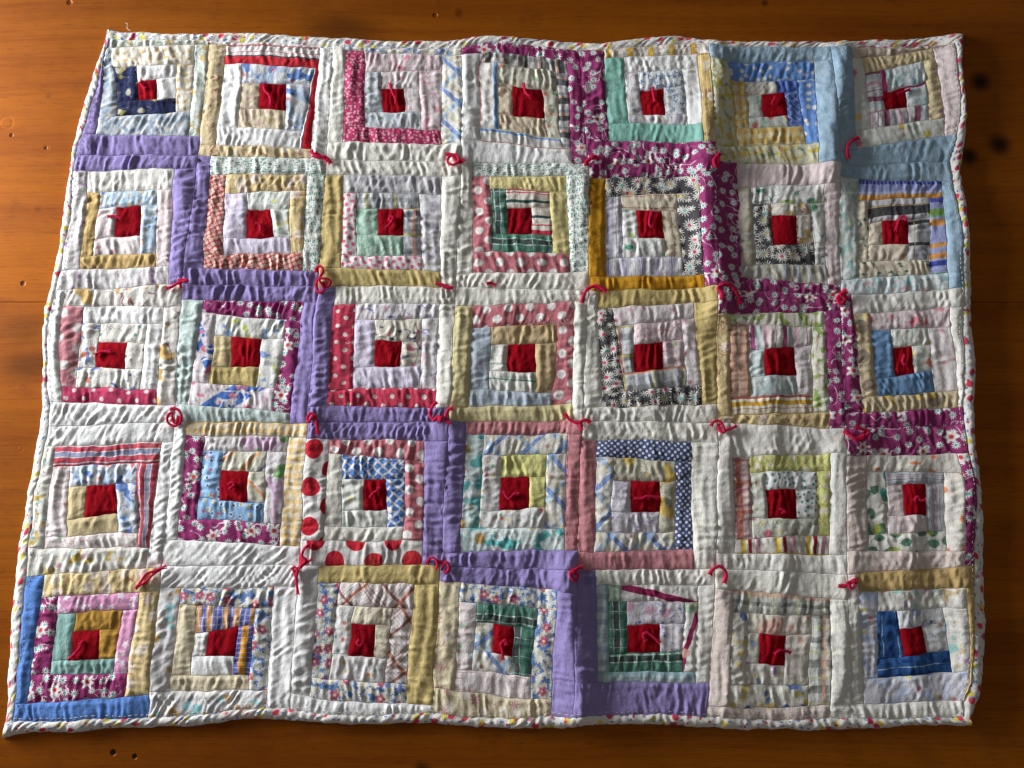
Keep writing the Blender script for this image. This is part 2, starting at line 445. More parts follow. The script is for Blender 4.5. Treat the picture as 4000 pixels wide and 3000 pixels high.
fab('blue_pencil', (230, 226, 228), SQ((92, 104, 178), 0.7, 0.012, cut=0.46, det=2.0), B((222, 170, 190), 1.0, 0.66, soft=0.05, seed=5))
fab('blue_pencil_pink', (232, 228, 232), SQ((104, 112, 196), 0.65, 0.010, cut=0.42, det=2.0), D((224, 176, 198), 1.3, 0.32, keep=0.5), D((92, 120, 206), 1.3, 0.1, keep=0.5, seed=6))
fab('green_line', (232, 230, 224), S((46, 146, 116), 'u', 1.8, 0.12), S((46, 146, 116), 'v', 1.4, 0.10), S((204, 204, 196), 'u', 0.6, 0.06))
fab('ice_blue_grey', (206, 214, 212), B((166, 186, 190), 0.8, 0.56, soft=0.06), D((150, 140, 190), 2.0, 0.12, keep=0.3))
fab('brown_pink_check', (196, 160, 140), S((150, 96, 86), 'u', 0.7, 0.22, op=0.6), S((222, 206, 190), 'v', 0.8, 0.16, op=0.7))
fab('green_print', (222, 220, 204), B((146, 176, 86), 0.8, 0.54), SQ((176, 130, 80), 0.9, 0.012, cut=0.5), D((234, 226, 214), 1.0, 0.28, keep=0.5))
fab('white_orange', (230, 230, 222), D((230, 120, 76), 2.0, 0.32, keep=0.5), D((206, 206, 120), 1.6, 0.22, keep=0.3, seed=3), B((206, 220, 214), 0.8, 0.58))
fab('taupe_diamond', (214, 198, 164), D((136, 124, 112), 1.6, 0.5, rand=0.2, rot=R45, keep=0.6, soft=0.02), B((222, 186, 92), 1.1, 0.62, seed=3), SQ((190, 170, 140), 0.4, 0.03, op=0.5))
fab('grey_gold_diamond', (206, 202, 182), D((140, 138, 126), 1.8, 0.55, rand=0.1, rot=R45, keep=0.6, soft=0.02), B((226, 190, 84), 1.3, 0.58, seed=3), SQ((150, 146, 132), 0.3, 0.04, op=0.5))
fab('pink_rings', (231, 224, 222), SQ((214, 130, 132), 0.75, 0.012, det=0.0, dist=0.0), D((150, 186, 150), 1.5, 0.18, keep=0.4, soft=0.1))
fab('yellow_bloom', (228, 226, 218), B((208, 176, 80), 0.8, 0.61), B((170, 196, 190), 0.7, 0.64, seed=3), D((196, 140, 150), 1.9, 0.2, keep=0.3))
fab('green_mauve', (228, 224, 224), B((112, 172, 92), 1.3, 0.60, seed=2), B((206, 172, 200), 1.3, 0.58, seed=6), B((88, 70, 84), 1.6, 0.72, seed=8))
fab('faint_green', (230, 232, 226), D((206, 206, 110), 1.5, 0.18, keep=0.3, soft=0.1), B((206, 220, 204), 1.0, 0.6))
fab('blue_daisy', (92, 136, 206), S((234, 234, 232), 'u', 0.55, 0.16, rot=0.7), S((234, 234, 232), 'v', 0.55, 0.16, rot=0.7, op=0.85), FL((238, 238, 236), 2.4, 0.75, 8, amp=0.4, rand=0.6, keep=0.7, cc=(206, 66, 60), cr=0.2), SQ((52, 90, 180), 0.9, 0.010))
fab('teal_floral', (214, 228, 226), B((72, 178, 178), 1.2, 0.53, seed=2), B((232, 232, 228), 0.8, 0.62, seed=6), D((196, 154, 60), 2.0, 0.36, keep=0.4), SQ((40, 120, 116), 0.9, 0.007, cut=0.55))
fab('lilac_scribble', (230, 226, 234), SQ((160, 128, 196), 1.0, 0.010, cut=0.45, det=2.0))
fab('grey_green_pink', (212, 214, 200), B((150, 160, 130), 0.8, 0.61), B((208, 110, 136), 1.0, 0.67, seed=4), B((226, 214, 160), 1.0, 0.64, seed=8))
fab('teal_comma', (230, 232, 230), FL((36, 140, 140), 0.42, 0.19, 1, amp=0.8, rand=0.9, keep=0.95), B((222, 146, 84), 1.8, 0.68, seed=5))
fab('lime_lattice', (206, 210, 138), S((186, 146, 84), 'u', 0.9, 0.05, rot=R45), S((186, 146, 84), 'v', 0.9, 0.05, rot=R45), D((230, 222, 206), 0.9, 0.22, keep=0.5))
fab('pink_cream', (222, 208, 200), D((206, 130, 150), 0.5, 0.05, keep=0.5), streak=0.16)
fab('orange_dash', (231, 226, 216), D((230, 130, 78), 1.5, 0.24, asp=0.55, rot=0.9, keep=0.6))
fab('aqua_tan', (229, 227, 226), B((134, 204, 210), 1.3, 0.62, seed=2), B((206, 164, 92), 1.1, 0.64, seed=5), B((196, 190, 196), 0.8, 0.6, seed=9, op=0.6))
fab('blue_red_floral', (110, 140, 192), B((226, 226, 222), 0.5, 0.5, seed=9), FL((234, 230, 206), 0.56, 0.27, 7, amp=0.22, rand=0.9, keep=0.9, seed=4), FL((206, 84, 108), 1.1, 0.36, 5, amp=0.16, rand=0.7, keep=0.6, cc=(236, 230, 226), cr=0.25, seed=2))
fab('cream_mauve_floral', (226, 214, 182), FL((200, 140, 152), 1.6, 0.36, 8, amp=0.35, keep=0.5, seed=3), SQ((186, 120, 130), 1.0, 0.009, cut=0.46, det=2.0), D((234, 226, 214), 1.3, 0.3, keep=0.4, seed=7))
fab('cream_sprig', (228, 220, 196), SQ((180, 130, 150), 0.8, 0.010, cut=0.5, det=2.0), D((196, 140, 170), 1.3, 0.14, keep=0.4))
fab('lilac_yellow', (226, 222, 212), B((180, 144, 190), 1.0, 0.62, seed=2), B((216, 190, 100), 0.9, 0.66, seed=5), B((160, 180, 200), 0.9, 0.68, seed=8))
fab('pink_panel', (226, 220, 208), B((224, 178, 164), 1.8, 0.57, seed=2), B((150, 184, 134), 1.6, 0.68, seed=6))
fab('blue_yellow_big', (226, 224, 212), B((50, 86, 164), 1.5, 0.60, seed=2), B((216, 192, 108), 1.5, 0.58, seed=5), B((130, 164, 204), 1.0, 0.66, seed=9))
fab('lavender_pinkdot', (222, 222, 230), D((222, 110, 134), 1.6, 0.17, keep=0.55), B((190, 204, 232), 1.0, 0.56, soft=0.08), D((222, 214, 92), 2.0, 0.16, keep=0.4, seed=5))
fab('lilac_aqua', (231, 229, 222), B((200, 150, 206), 1.1, 0.65, seed=1), B((160, 212, 206), 1.0, 0.62, seed=5), B((214, 194, 148), 1.0, 0.61, seed=8))
fab('blue_orange_curl', (228, 230, 232), SQ((52, 82, 170), 1.6, 0.02, cut=0.5), B((230, 116, 60), 2.0, 0.67, seed=4), B((170, 186, 214), 1.0, 0.6, seed=7))
fab('binding', (233, 230, 224), D((222, 64, 88), 1.15, 0.24, rand=0.8, keep=0.75, seed=2), D((222, 206, 80), 1.0, 0.2, rand=1.0, keep=0.5, seed=5), D((98, 144, 210), 0.6, 0.11, asp=0.6, rand=1.0, keep=0.55, seed=8), D((222, 64, 88), 0.8, 0.1, rand=1.0, keep=0.3, seed=11))
# stripes, checks and plaids
fab('yellow_gingham', (232, 226, 210), S((222, 176, 76), 'u', 0.62, 0.31, op=0.55), S((222, 176, 76), 'v', 0.62, 0.31, op=0.55))
fab('gold_gingham', (226, 216, 180), S((210, 164, 52), 'u', 0.8, 0.4, op=0.6), S((210, 164, 52), 'v', 0.8, 0.4, op=0.6))
fab('blue_check', (92, 122, 198), S((176, 192, 226), 'u', 0.42, 0.08, rot=R45, op=0.8), S((176, 192, 226), 'v', 0.42, 0.08, rot=R45, op=0.6))
fab('white_twill', (222, 218, 208), S((176, 170, 160), 'u', 0.36, 0.12, rot=0.8, op=0.7), BD((92, 122, 198), 0.56, 1.0, ax='u'))
fab('red_border', (231, 226, 224), BD((200, 44, 56), 0.0, 0.40), BD((44, 50, 74), 0.40, 0.46), BD((206, 70, 90), 0.62, 0.65), BD((204, 56, 70), 0.93, 1.0))
fab('red_border_side', (196, 42, 52), BD((234, 228, 218), 0.0, 0.14), BD((50, 54, 84), 0.14, 0.30))
fab('blue_plaid', (230, 228, 222), S((112, 148, 214), 'u', 1.9, 0.34, rot=R45), S((150, 190, 226), 'v', 1.9, 0.34, rot=R45, op=0.85), S((222, 212, 170), 'u', 1.9, 0.24, rot=R45, ph=0.4, op=0.7), S((200, 196, 180), 'v', 0.95, 0.1, rot=R45, ph=0.3, op=0.7), D((176, 110, 120), 1.9, 0.14, rand=0.0, rot=R45, keep=0.5))
fab('blue_edge', (231, 229, 224), BD((110, 164, 222), 0.06, 0.24), BD((206, 110, 110), 0.95, 1.0))
fab('black_plaid', (220, 218, 214), S((38, 38, 42), 'u', 1.5, 0.46), S((150, 150, 156), 'u', 1.5, 0.3, ph=0.4), S((214, 140, 104), 'u', 1.5, 0.14, ph=0.22), S((120, 122, 128), 'v', 1.2, 0.3, op=0.6))
fab('black_orange_plaid', (214, 214, 206), S((84, 88, 90), 'u', 1.7, 0.5, op=0.75), S((84, 88, 90), 'v', 1.1, 0.26, op=0.65), S((220, 160, 124), 'v', 1.7, 0.26, ph=0.35, op=0.75), S((206, 206, 130), 'u', 1.7, 0.12, ph=0.45, op=0.8), B((206, 210, 204), 0.6, 0.56, op=0.5))
fab('grey_plaid', (204, 206, 208), S((112, 116, 122), 'u', 1.5, 0.5, op=0.75), S((120, 124, 130), 'v', 1.3, 0.4, op=0.55), S((214, 126, 84), 'v', 2.0, 0.12, ph=0.3), S((206, 196, 84), 'u', 2.2, 0.12, ph=0.7))
fab('mono_plaid', (222, 222, 226), BD((74, 76, 82), 0.22, 0.72), S((58, 60, 66), 'u', 1.6, 0.22, op=0.8), S((206, 180, 130), 'v', 1.5, 0.1), B((50, 50, 56), 1.8, 0.62, op=0.5))
fab('mono_plaid_side', (218, 220, 226), BD((140, 146, 156), 0.36, 0.9, op=0.8), S((60, 62, 68), 'u', 1.7, 0.26), S((206, 180, 130), 'v', 1.7, 0.1))
fab('ochre_thread', (200, 172, 112), B((150, 106, 76), 0.8, 0.58, asp=0.3), S((222, 206, 168), 'v', 0.3, 0.06), B((222, 212, 190), 1.4, 0.58, seed=5))
fab('gold_top', (228, 222, 212), S((216, 176, 50), 'u', 1.7, 0.5), SQ((150, 92, 84), 1.2, 0.012, cut=0.5))
fab('wine_stripe', (226, 224, 226), S((136, 34, 84), 'u', 2.4, 0.44), S((136, 34, 84), 'u', 2.4, 0.08, ph=0.3), S((226, 176, 200), 'u', 2.4, 0.3, ph=0.55), S((176, 196, 210), 'u', 2.4, 0.4, ph=0.8, op=0.6))
fab('wine_end', (218, 228, 230), B((168, 204, 206), 0.8, 0.57, soft=0.06), BD((136, 34, 84), 0.0, 0.1, ax='u'), B((214, 176, 170), 1.4, 0.68, seed=4))
fab('blue_orange_stripe', (150, 160, 214), BD((232, 164, 50), 0.0, 0.26), BD((206, 206, 222), 0.30, 0.42, op=0.6), BD((66, 78, 166), 0.80, 1.0), S((204, 208, 230), 'u', 0.3, 0.08, op=0.5))
fab('blue_orange_cross', (168, 174, 218), S((232, 164, 50), 'u', 2.6, 0.5), S((232, 164, 50), 'u', 2.6, 0.36, ph=0.32), S((58, 74, 172), 'u', 5.2, 0.5, ph=0.62), S((118, 176, 92), 'u', 5.2, 0.7, ph=0.40))
fab('blue_orange_weave', (112, 118, 186), S((226, 160, 46), 'u', 2.0, 0.46), S((226, 160, 46), 'u', 2.0, 0.4, ph=0.4), S((214, 214, 232), 'u', 0.34, 0.08, op=0.8), S((214, 214, 232), 'v', 0.5, 0.06, op=0.6))
fab('blue_orange_weave_side', (92, 98, 166), BD((226, 160, 46), 0.25, 0.68), S((214, 214, 232), 'u', 0.34, 0.06, op=0.5))
fab('tartan', (98, 144, 128), S((84, 90, 90), 'v', 1.5, 0.34, ph=0.1), S((220, 228, 220), 'v', 1.5, 0.06, ph=-0.06), S((220, 228, 220), 'v', 1.5, 0.06, ph=0.26), S((66, 108, 96), 'u', 1.2, 0.34, op=0.6), S((170, 206, 190), 'u', 1.2, 0.06, ph=0.3), streak=0.28)
fab('red_green_stripe', (231, 224, 212), BD((44, 84, 88), 0.26, 0.42), BD((206, 60, 84), 0.78, 0.84), BD((206, 60, 84), 0.93, 1.0))
fab('red_green_cross', (231, 224, 212), BD((48, 84, 90), 0.30, 0.39, ax='u'), BD((206, 70, 90), 0.64, 0.69, ax='u'), BD((206, 60, 80), 0.84, 1.0, ax='u'))
fab('windowpane', (222, 212, 188), S((178, 96, 84), 'v', 1.0, 0.07), S((178, 96, 84), 'u', 1.5, 0.07, op=0.8), S((232, 224, 204), 'u', 0.5, 0.1))
fab('lilac_thread', (212, 206, 226), S((238, 238, 236), 'v', 0.9, 0.34), S((120, 126, 130), 'v', 0.9, 0.05), S((150, 156, 156), 'v', 0.3, 0.03))
fab('lilac_thread_cross', (214, 208, 228), S((238, 238, 236), 'u', 1.2, 0.5), S((56, 74, 90), 'u', 2.4, 0.06), S((130, 134, 140), 'u', 0.3, 0.03))
fab('blue_stitch', (204, 202, 188), S((140, 160, 206), 'u', 1.0, 0.14, op=0.7), B((180, 176, 156), 1.0, 0.58))
fab('white_blue_stripe_cross', (226, 222, 216), S((160, 34, 120), 'u', 2.4, 0.36), S((160, 34, 120), 'u', 2.4, 0.06, ph=0.3), S((224, 184, 196), 'u', 2.4, 0.4, ph=0.6), S((200, 214, 216), 'u', 2.4, 0.4, ph=0.8))
fab('brown_gold_stripe', (222, 214, 194), BD((168, 92, 84), 0.0, 0.12), BD((206, 160, 60), 0.28, 0.52), BD((178, 120, 92), 0.68, 0.72), BD((206, 176, 120), 0.94, 1.0))
fab('red_blue_plaid', (226, 224, 226), BD((196, 76, 92), 0.0, 0.10), BD((196, 76, 92), 0.16, 0.40), BD((122, 128, 168), 0.44, 0.66, op=0.8), BD((196, 76, 92), 0.70, 0.96), S((84, 90, 130), 'u', 1.5, 0.16, op=0.35))
fab('orange_plaid', (218, 200, 192), BD((204, 100, 72), 0.52, 0.86, op=0.85), S((204, 96, 70), 'u', 2.2, 0.4, op=0.65), S((184, 100, 120), 'u', 1.1, 0.14, op=0.7), S((196, 150, 158), 'u', 0.4, 0.14, op=0.6))
fab('red_gold_cross', (226, 222, 212), S((168, 46, 50), 'u', 2.4, 0.28), S((224, 190, 80), 'u', 2.4, 0.32, ph=0.2), S((190, 140, 160), 'u', 2.4, 0.3, ph=0.75), BD((220, 186, 80), 0.94, 1.0))
fab('grey_rule', (206, 206, 210), BD((70, 84, 120), 0.16, 0.19), BD((70, 84, 120), 0.40, 0.44), BD((214, 112, 130), 0.58, 0.62), BD((70, 84, 120), 0.76, 0.79), S((170, 176, 186), 'v', 0.16, 0.05, op=0.7))
fab('orange_tick', (226, 222, 208), S((220, 150, 96), 'u', 1.4, 0.24, rot=R45), S((64, 80, 160), 'u', 2.8, 0.28, rot=R45, ph=0.4), S((200, 206, 176), 'u', 0.7, 0.14, rot=R45, ph=0.2))
fab('brown_plaid', (230, 224, 222), S((196, 110, 70), 'u', 2.6, 0.22, rot=R45), S((146, 84, 70), 'v', 2.6, 0.20, rot=R45), S((160, 104, 92), 'u', 0.22, 0.04, rot=R45, op=0.6), S((160, 104, 92), 'v', 2.6, 0.06, rot=R45, ph=0.3), S((160, 104, 92), 'v', 2.6, 0.06, rot=R45, ph=0.4), S((160, 104, 92), 'v', 2.6, 0.06, rot=R45, ph=0.5))
fab('ice_gingham', (206, 222, 226), S((132, 164, 182), 'u', 0.9, 0.4, op=0.6), S((120, 168, 176), 'v', 1.0, 0.36, op=0.6))
fab('wine_band', (228, 226, 220), BD((150, 36, 88), 0.26, 0.68, slope=1.3), B((224, 176, 164), 1.9, 0.60, seed=3), BD((140, 182, 150), 0.0, 0.14, ax='u', op=0.7))
fab('denim', (58, 98, 156), S((196, 212, 224), 'v', 1.05, 0.05), B((30, 62, 118), 0.9, 0.55, soft=0.06))

MAT = {}
def mat(name):
    if name not in MAT:
        base, layers, kw = FAB[name]
        kw = {k: v for k, v in kw.items() if k in ('streak', 'vary', 'rough')}
        MAT[name] = cloth(name, base, layers, **kw)
    return MAT[name]

def yarn_material():
    b = NB('crimson_yarn')
    tc = b.node('ShaderNodeTexCoord')
    n = b.noise(tc.outputs['Object'], 900.0, 2.0)['Fac']
    b.link(b.mix(n, lin((178, 10, 50)), lin((238, 52, 98))), b.bsdf.inputs['Base Color'])
    b.bsdf.inputs['Roughness'].default_value = 0.95
    b.bsdf.inputs['Specular IOR Level'].default_value = 0.1
    bu = b.node('ShaderNodeBump'); bu.inputs['Distance'].default_value = 0.0006
    b.link(b.noise(tc.outputs['Object'], 1800.0, 1.0)['Fac'], bu.inputs['Height'])
    b.link(bu.outputs[0], b.bsdf.inputs['Normal'])
    return b.m
YARN = yarn_material()
def thread_material(name, c):
    b = NB(name)
    tc = b.node('ShaderNodeTexCoord')
    n = b.noise(tc.outputs['Object'], 700.0, 1.0)['Fac']
    b.link(b.mix(n, lin(c), lin(tuple(int(v * 0.86) for v in c))), b.bsdf.inputs['Base Color'])
    b.bsdf.inputs['Roughness'].default_value = 0.8
    return b.m

# ------------------------------------------------------------------ table
KNOTS = [(3850, 323, 46, 0.93), (3912, 564, 50, 0.93), (3790, 602, 42, 0.93), (1330, 128, 80, 0.5), (1640, 3000, 34, 0.85),
         (45, 528, 9, 0.8), (180, 577, 8, 0.7), (272, 10, 12, 0.55), (90, 1107, 11, 0.8), (160, 806, 16, 0.3), (1790, 52, 20, 0.5), (2990, 20, 16, 0.7),
         (443, 2940, 13, 0.97), (527, 2955, 11, 0.97), (190, 375, 14, 0.25), (1700, 60, 12, 0.4), (120, 1290, 70, 0.35), (135, 1425, 60, 0.5)]
DENTS = [(24, 480, 26), (182, 576, 11), (78, 1752, 12), (272, 10, 13)]

def wood_material():
    b = NB('varnished_pine')
    tc = b.node('ShaderNodeTexCoord')
    P = tc.outputs['Object']
    warp = b.noise(P, 3.0, 2.0)['Color']
    Pw = b.vmath('ADD', P, b.vmath('MULTIPLY', b.vmath('SUBTRACT', warp, (0.5, 0.5, 0.5)), (0.03, 0.03, 0.0)))
    g1 = b.noise(b.mapping(Pw, (1.6, 20.0, 1.0)), 1.0, 5.0, 0.6)['Fac']
    g2 = b.noise(b.mapping(Pw, (4.0, 260.0, 1.0)), 1.0, 5.0, 0.7)['Fac']
    g3 = b.noise(b.mapping(P, (1.5, 5.0, 1.0)), 1.0, 3.0, 0.5)['Fac']
    spk = b.noise(b.mapping(P, (60.0, 900.0, 1.0)), 1.0, 3.0, 0.7)['Fac']
    blo = b.noise(P, 26.0, 4.0, 0.65)['Fac']
    col = b.mix(b.step(g1, 0.54, 0.24), lin((162, 90, 14)), lin((126, 61, 9)))
    col = b.mix(b.math('MULTIPLY', b.step(g2, 0.56, 0.10), 0.32), col, lin((112, 48, 7)))
    col = b.mix(b.math('MULTIPLY', b.step(g3, 0.56, 0.16), 0.25), col, lin((182, 100, 20)))
    col = b.mix(b.math('MULTIPLY', b.step(spk, 0.60, 0.06), 0.38), col, lin((84, 36, 6)))
    col = b.mix(b.math('MULTIPLY', b.step(blo, 0.62, 0.10), 0.30), col, lin((92, 42, 8)))
    height = b.math('MULTIPLY', g2, 0.25)
    # knots, small dark marks and nail holes
    o = b.sep(Pw)
    for kx, ky, kr, op in KNOTS:
        x, y = unproj(kx, ky, 0.0)
        r = kr * ZC / FPX
        sx = 1.0 if kr < 60 else 0.45
        p = b.vmath('MULTIPLY', b.vmath('SUBTRACT', P if kr < 15 else Pw, (float(x), float(y), 0.0)), (sx, 1.0, 0.0))
        d = b.vmath('LENGTH', p)
        m = b.step(d, r * 0.8, r * (0.25 if kr < 15 else 0.6), True)
        col = b.mix(b.math('MULTIPLY', m, op), col, lin((30, 16, 9)))
        if kr < 14:
            height = b.math('SUBTRACT', height, b.math('MULTIPLY', m, 2.0))
    for kx, ky, kr in DENTS:
        x, y = unproj(kx, ky, 0.0)
        r = kr * ZC / FPX
        d = b.vmath('LENGTH', b.vmath('MULTIPLY', b.vmath('SUBTRACT', P, (float(x), float(y), 0.0)), (1, 1, 0)))
        ring = b.step(b.math('ABSOLUTE', b.math('SUBTRACT', d, r)), r * 0.14, r * 0.3, True)
        height = b.math('SUBTRACT', height, b.math('MULTIPLY', ring, 0.22))
    b.link(col, b.bsdf.inputs['Base Color'])
    b.bsdf.inputs['Metallic'].default_value = 0.5
    b.link(b.math('MULTIPLY_ADD', blo, 0.25, 0.36), b.bsdf.inputs['Roughness'])
    b.bsdf.inputs['Specular IOR Level'].default_value = 0.12
    bu = b.node('ShaderNodeBump')
    bu.inputs['Strength'].default_value = 0.6
    bu.inputs['Distance'].default_value = 0.0006
    b.link(height, bu.inputs['Height'])
    b.link(bu.outputs[0], b.bsdf.inputs['Normal'])
    return b.m
WOOD = wood_material()

table = bpy.data.objects.new('table_top', None)
COL.objects.link(table)
table['kind'] = 'structure'
table['label'] = 'orange varnished pine table top with knots under the quilt'
_, seam_y = unproj(100, 1180, 0.0)
seam_y = float(seam_y)

def plank(name, x0, x1, y0, y1, m):
    import bmesh
    bm = bmesh.new()
    bmesh.ops.create_cube(bm, size=1.0)
    for v in bm.verts:
        v.co.y = y0 + 0.00012 if v.co.y < 0 else y1 - 0.00012
        v.co.x = x0 if v.co.x < 0 else x1
        v.co.z = 0.0 if v.co.z > 0 else -0.03
    e = [e for e in bm.edges if all(v.co.z > -0.01 for v in e.verts)]
    bmesh.ops.bevel(bm, geom=e, offset=0.00025, segments=2, profile=0.5, affect='EDGES')
    me = bpy.data.meshes.new(name)
    bm.to_mesh(me); bm.free()
    me.materials.append(m)
    o = bpy.data.objects.new(name, me)
    COL.objects.link(o)
    o.parent = table
PW = 0.372
for k in (-2, -1, 0, 1):
    plank('plank', -0.95, 0.95, seam_y + k * PW, seam_y + (k + 1) * PW, WOOD)

# ------------------------------------------------------------------ the quilt: measured layout (source pixels)
LAT = [
 [(431,152),(818,158),(1301,180),(1806,190),(2260,196),(2767,172),(3238,183),(3717,178)],
 [(296,606),(774,606),(1277,624),(1803,632),(2300,641),(2793,638),(3275,645),(3712,630)],
 [(219,1136),(716,1112),(1241,1116),(1778,1122),(2298,1136),(2800,1126),(3284,1154),(3753,1130)],
 [(186,1667),(681,1648),(1202,1653),(1757,1646),(2275,1646),(2802,1652),(3298,1676),(3760,1659)],
 [(100,2250),(635,2215),(1170,2204),(1721,2212),(2251,2225),(2797,2223),(3306,2245),(3800,2211)],
 [(56,2819),(577,2805),(1134,2776),(1686,2789),(2237,2800),(2761,2799),(3327,2803),(3753,2797)],
]
# dense run of the inner edge of the binding on the four sides
LEFT_IN = [(434,147),(402,219),(371,353),(351,425),(333,491),(311,552),(296,606),(287,673),(283,771),(274,861),(256,934),(245,1024),(219,1130),
 (205,1180),(191,1253),(182,1325),(183,1415),(187,1506),(194,1578),(188,1667),(174,1738),(161,1839),(140,1911),(129,1984),(122,2074),(113,2128),(108,2200),
 (99,2245),(93,2319),(84,2439),(76,2558),(66,2638),(66,2697),(60,2777),(56,2822)]
RIGHT_IN = [(3717,175),(3745,350),(3741,480),(3712,630),(3735,800),(3745,950),(3753,1130),(3756,1350),(3757,1500),(3760,1659),(3777,1785),(3800,1875),(3808,1965),
 (3803,2110),(3800,2211),(3801,2399),(3795,2558),(3781,2657),(3757,2717),(3753,2800)]
TOP_IN = [(425,150),(500,153),(620,158),(818,158),(895,165),(1075,169),(1184,178),(1301,180),(1503,190),(1650,193),(1806,188),(1858,172),(2003,167),(2112,176),(2220,194),
 (2260,196),(2358,196),(2503,183),(2648,174),(2735,165),(2767,172),(2858,185),(3075,185),(3238,183),(3358,187),(3503,188),(3612,178),(3720,175)]
BOT_IN = [(50,2819),(199,2820),(358,2812),(517,2806),(577,2805),(649,2803),(789,2797),(868,2783),(948,2777),(1067,2769),(1134,2775),(1229,2789),(1428,2797),(1587,2789),
 (1686,2789),(1819,2805),(1978,2812),(2137,2803),(2237,2799),(2339,2795),(2538,2793),(2697,2797),(2761,2800),(2889,2809),(3088,2815),(3247,2807),(3327,2803),(3399,2807),(3558,2811),(3678,2801),(3757,2797)]
TOP_OUT = [(425,102),(455,118),(510,122),(750,127),(895,122),(1075,125),(1220,136),(1358,143),(1539,154),(1648,154),(1750,151),(1858,136),(2003,132),(2112,145),(2256,163),(2377,158),
 (2503,143),(2648,134),(2738,147),(2829,156),(3003,161),(3148,154),(3292,156),(3395,154),(3575,145),(3749,124),(3766,128)]
RIGHT_OUT = [(3766,128),(3756,208),(3762,317),(3774,425),(3778,498),(3767,570),(3757,642),(3760,690),(3772,771),(3782,879),(3793,988),(3798,1096),(3796,1187),(3800,1271),(3811,1379),(3814,1488),
 (3811,1596),(3813,1676),(3824,1785),(3835,1893),(3844,2002),(3848,2110),(3847,2219),(3851,2300),(3855,2379),(3855,2518),(3845,2657),(3825,2737),(3801,2789),(3791,2838)]
BOT_OUT = [(4,2886),(40,2875),(77,2867),(127,2860),(271,2862),(400,2855),(597,2845),(709,2838),(828,2832),(880,2820),(948,2810),(1107,2816),(1349,2834),(1508,2832),(1660,2827),(1859,2844),(2018,2852),(2180,2846),(2299,2836),
 (2458,2832),(2697,2840),(2860,2850),(3008,2854),(3207,2854),(3439,2846),(3638,2836),(3791,2838)]
LEFT_OUT = [(425,102),(405,172),(369,263),(322,389),(286,552),(270,634),(260,735),(242,843),(227,934),(205,1060),(191,1126),(169,1209),(160,1307),(162,1415),(163,1524),(154,1614),(144,1680),(136,1753),(118,1850),(104,1930),(86,2020),
 (66,2135),(52,2230),(46,2319),(38,2439),(28,2558),(21,2638),(26,2697),(24,2737),(22,2790),(11,2835),(2,2865),(4,2886)]

def blk(o, q1, q2, q3, fabs, s=600 / 1659, **over):
    def cv(q): return [(o[0] + x * s, o[1] + y * s) for x, y in q]
    return dict(q=[cv(q1), cv(q2), cv(q3)], f=fabs, over=over)
S2 = 660 / 1659
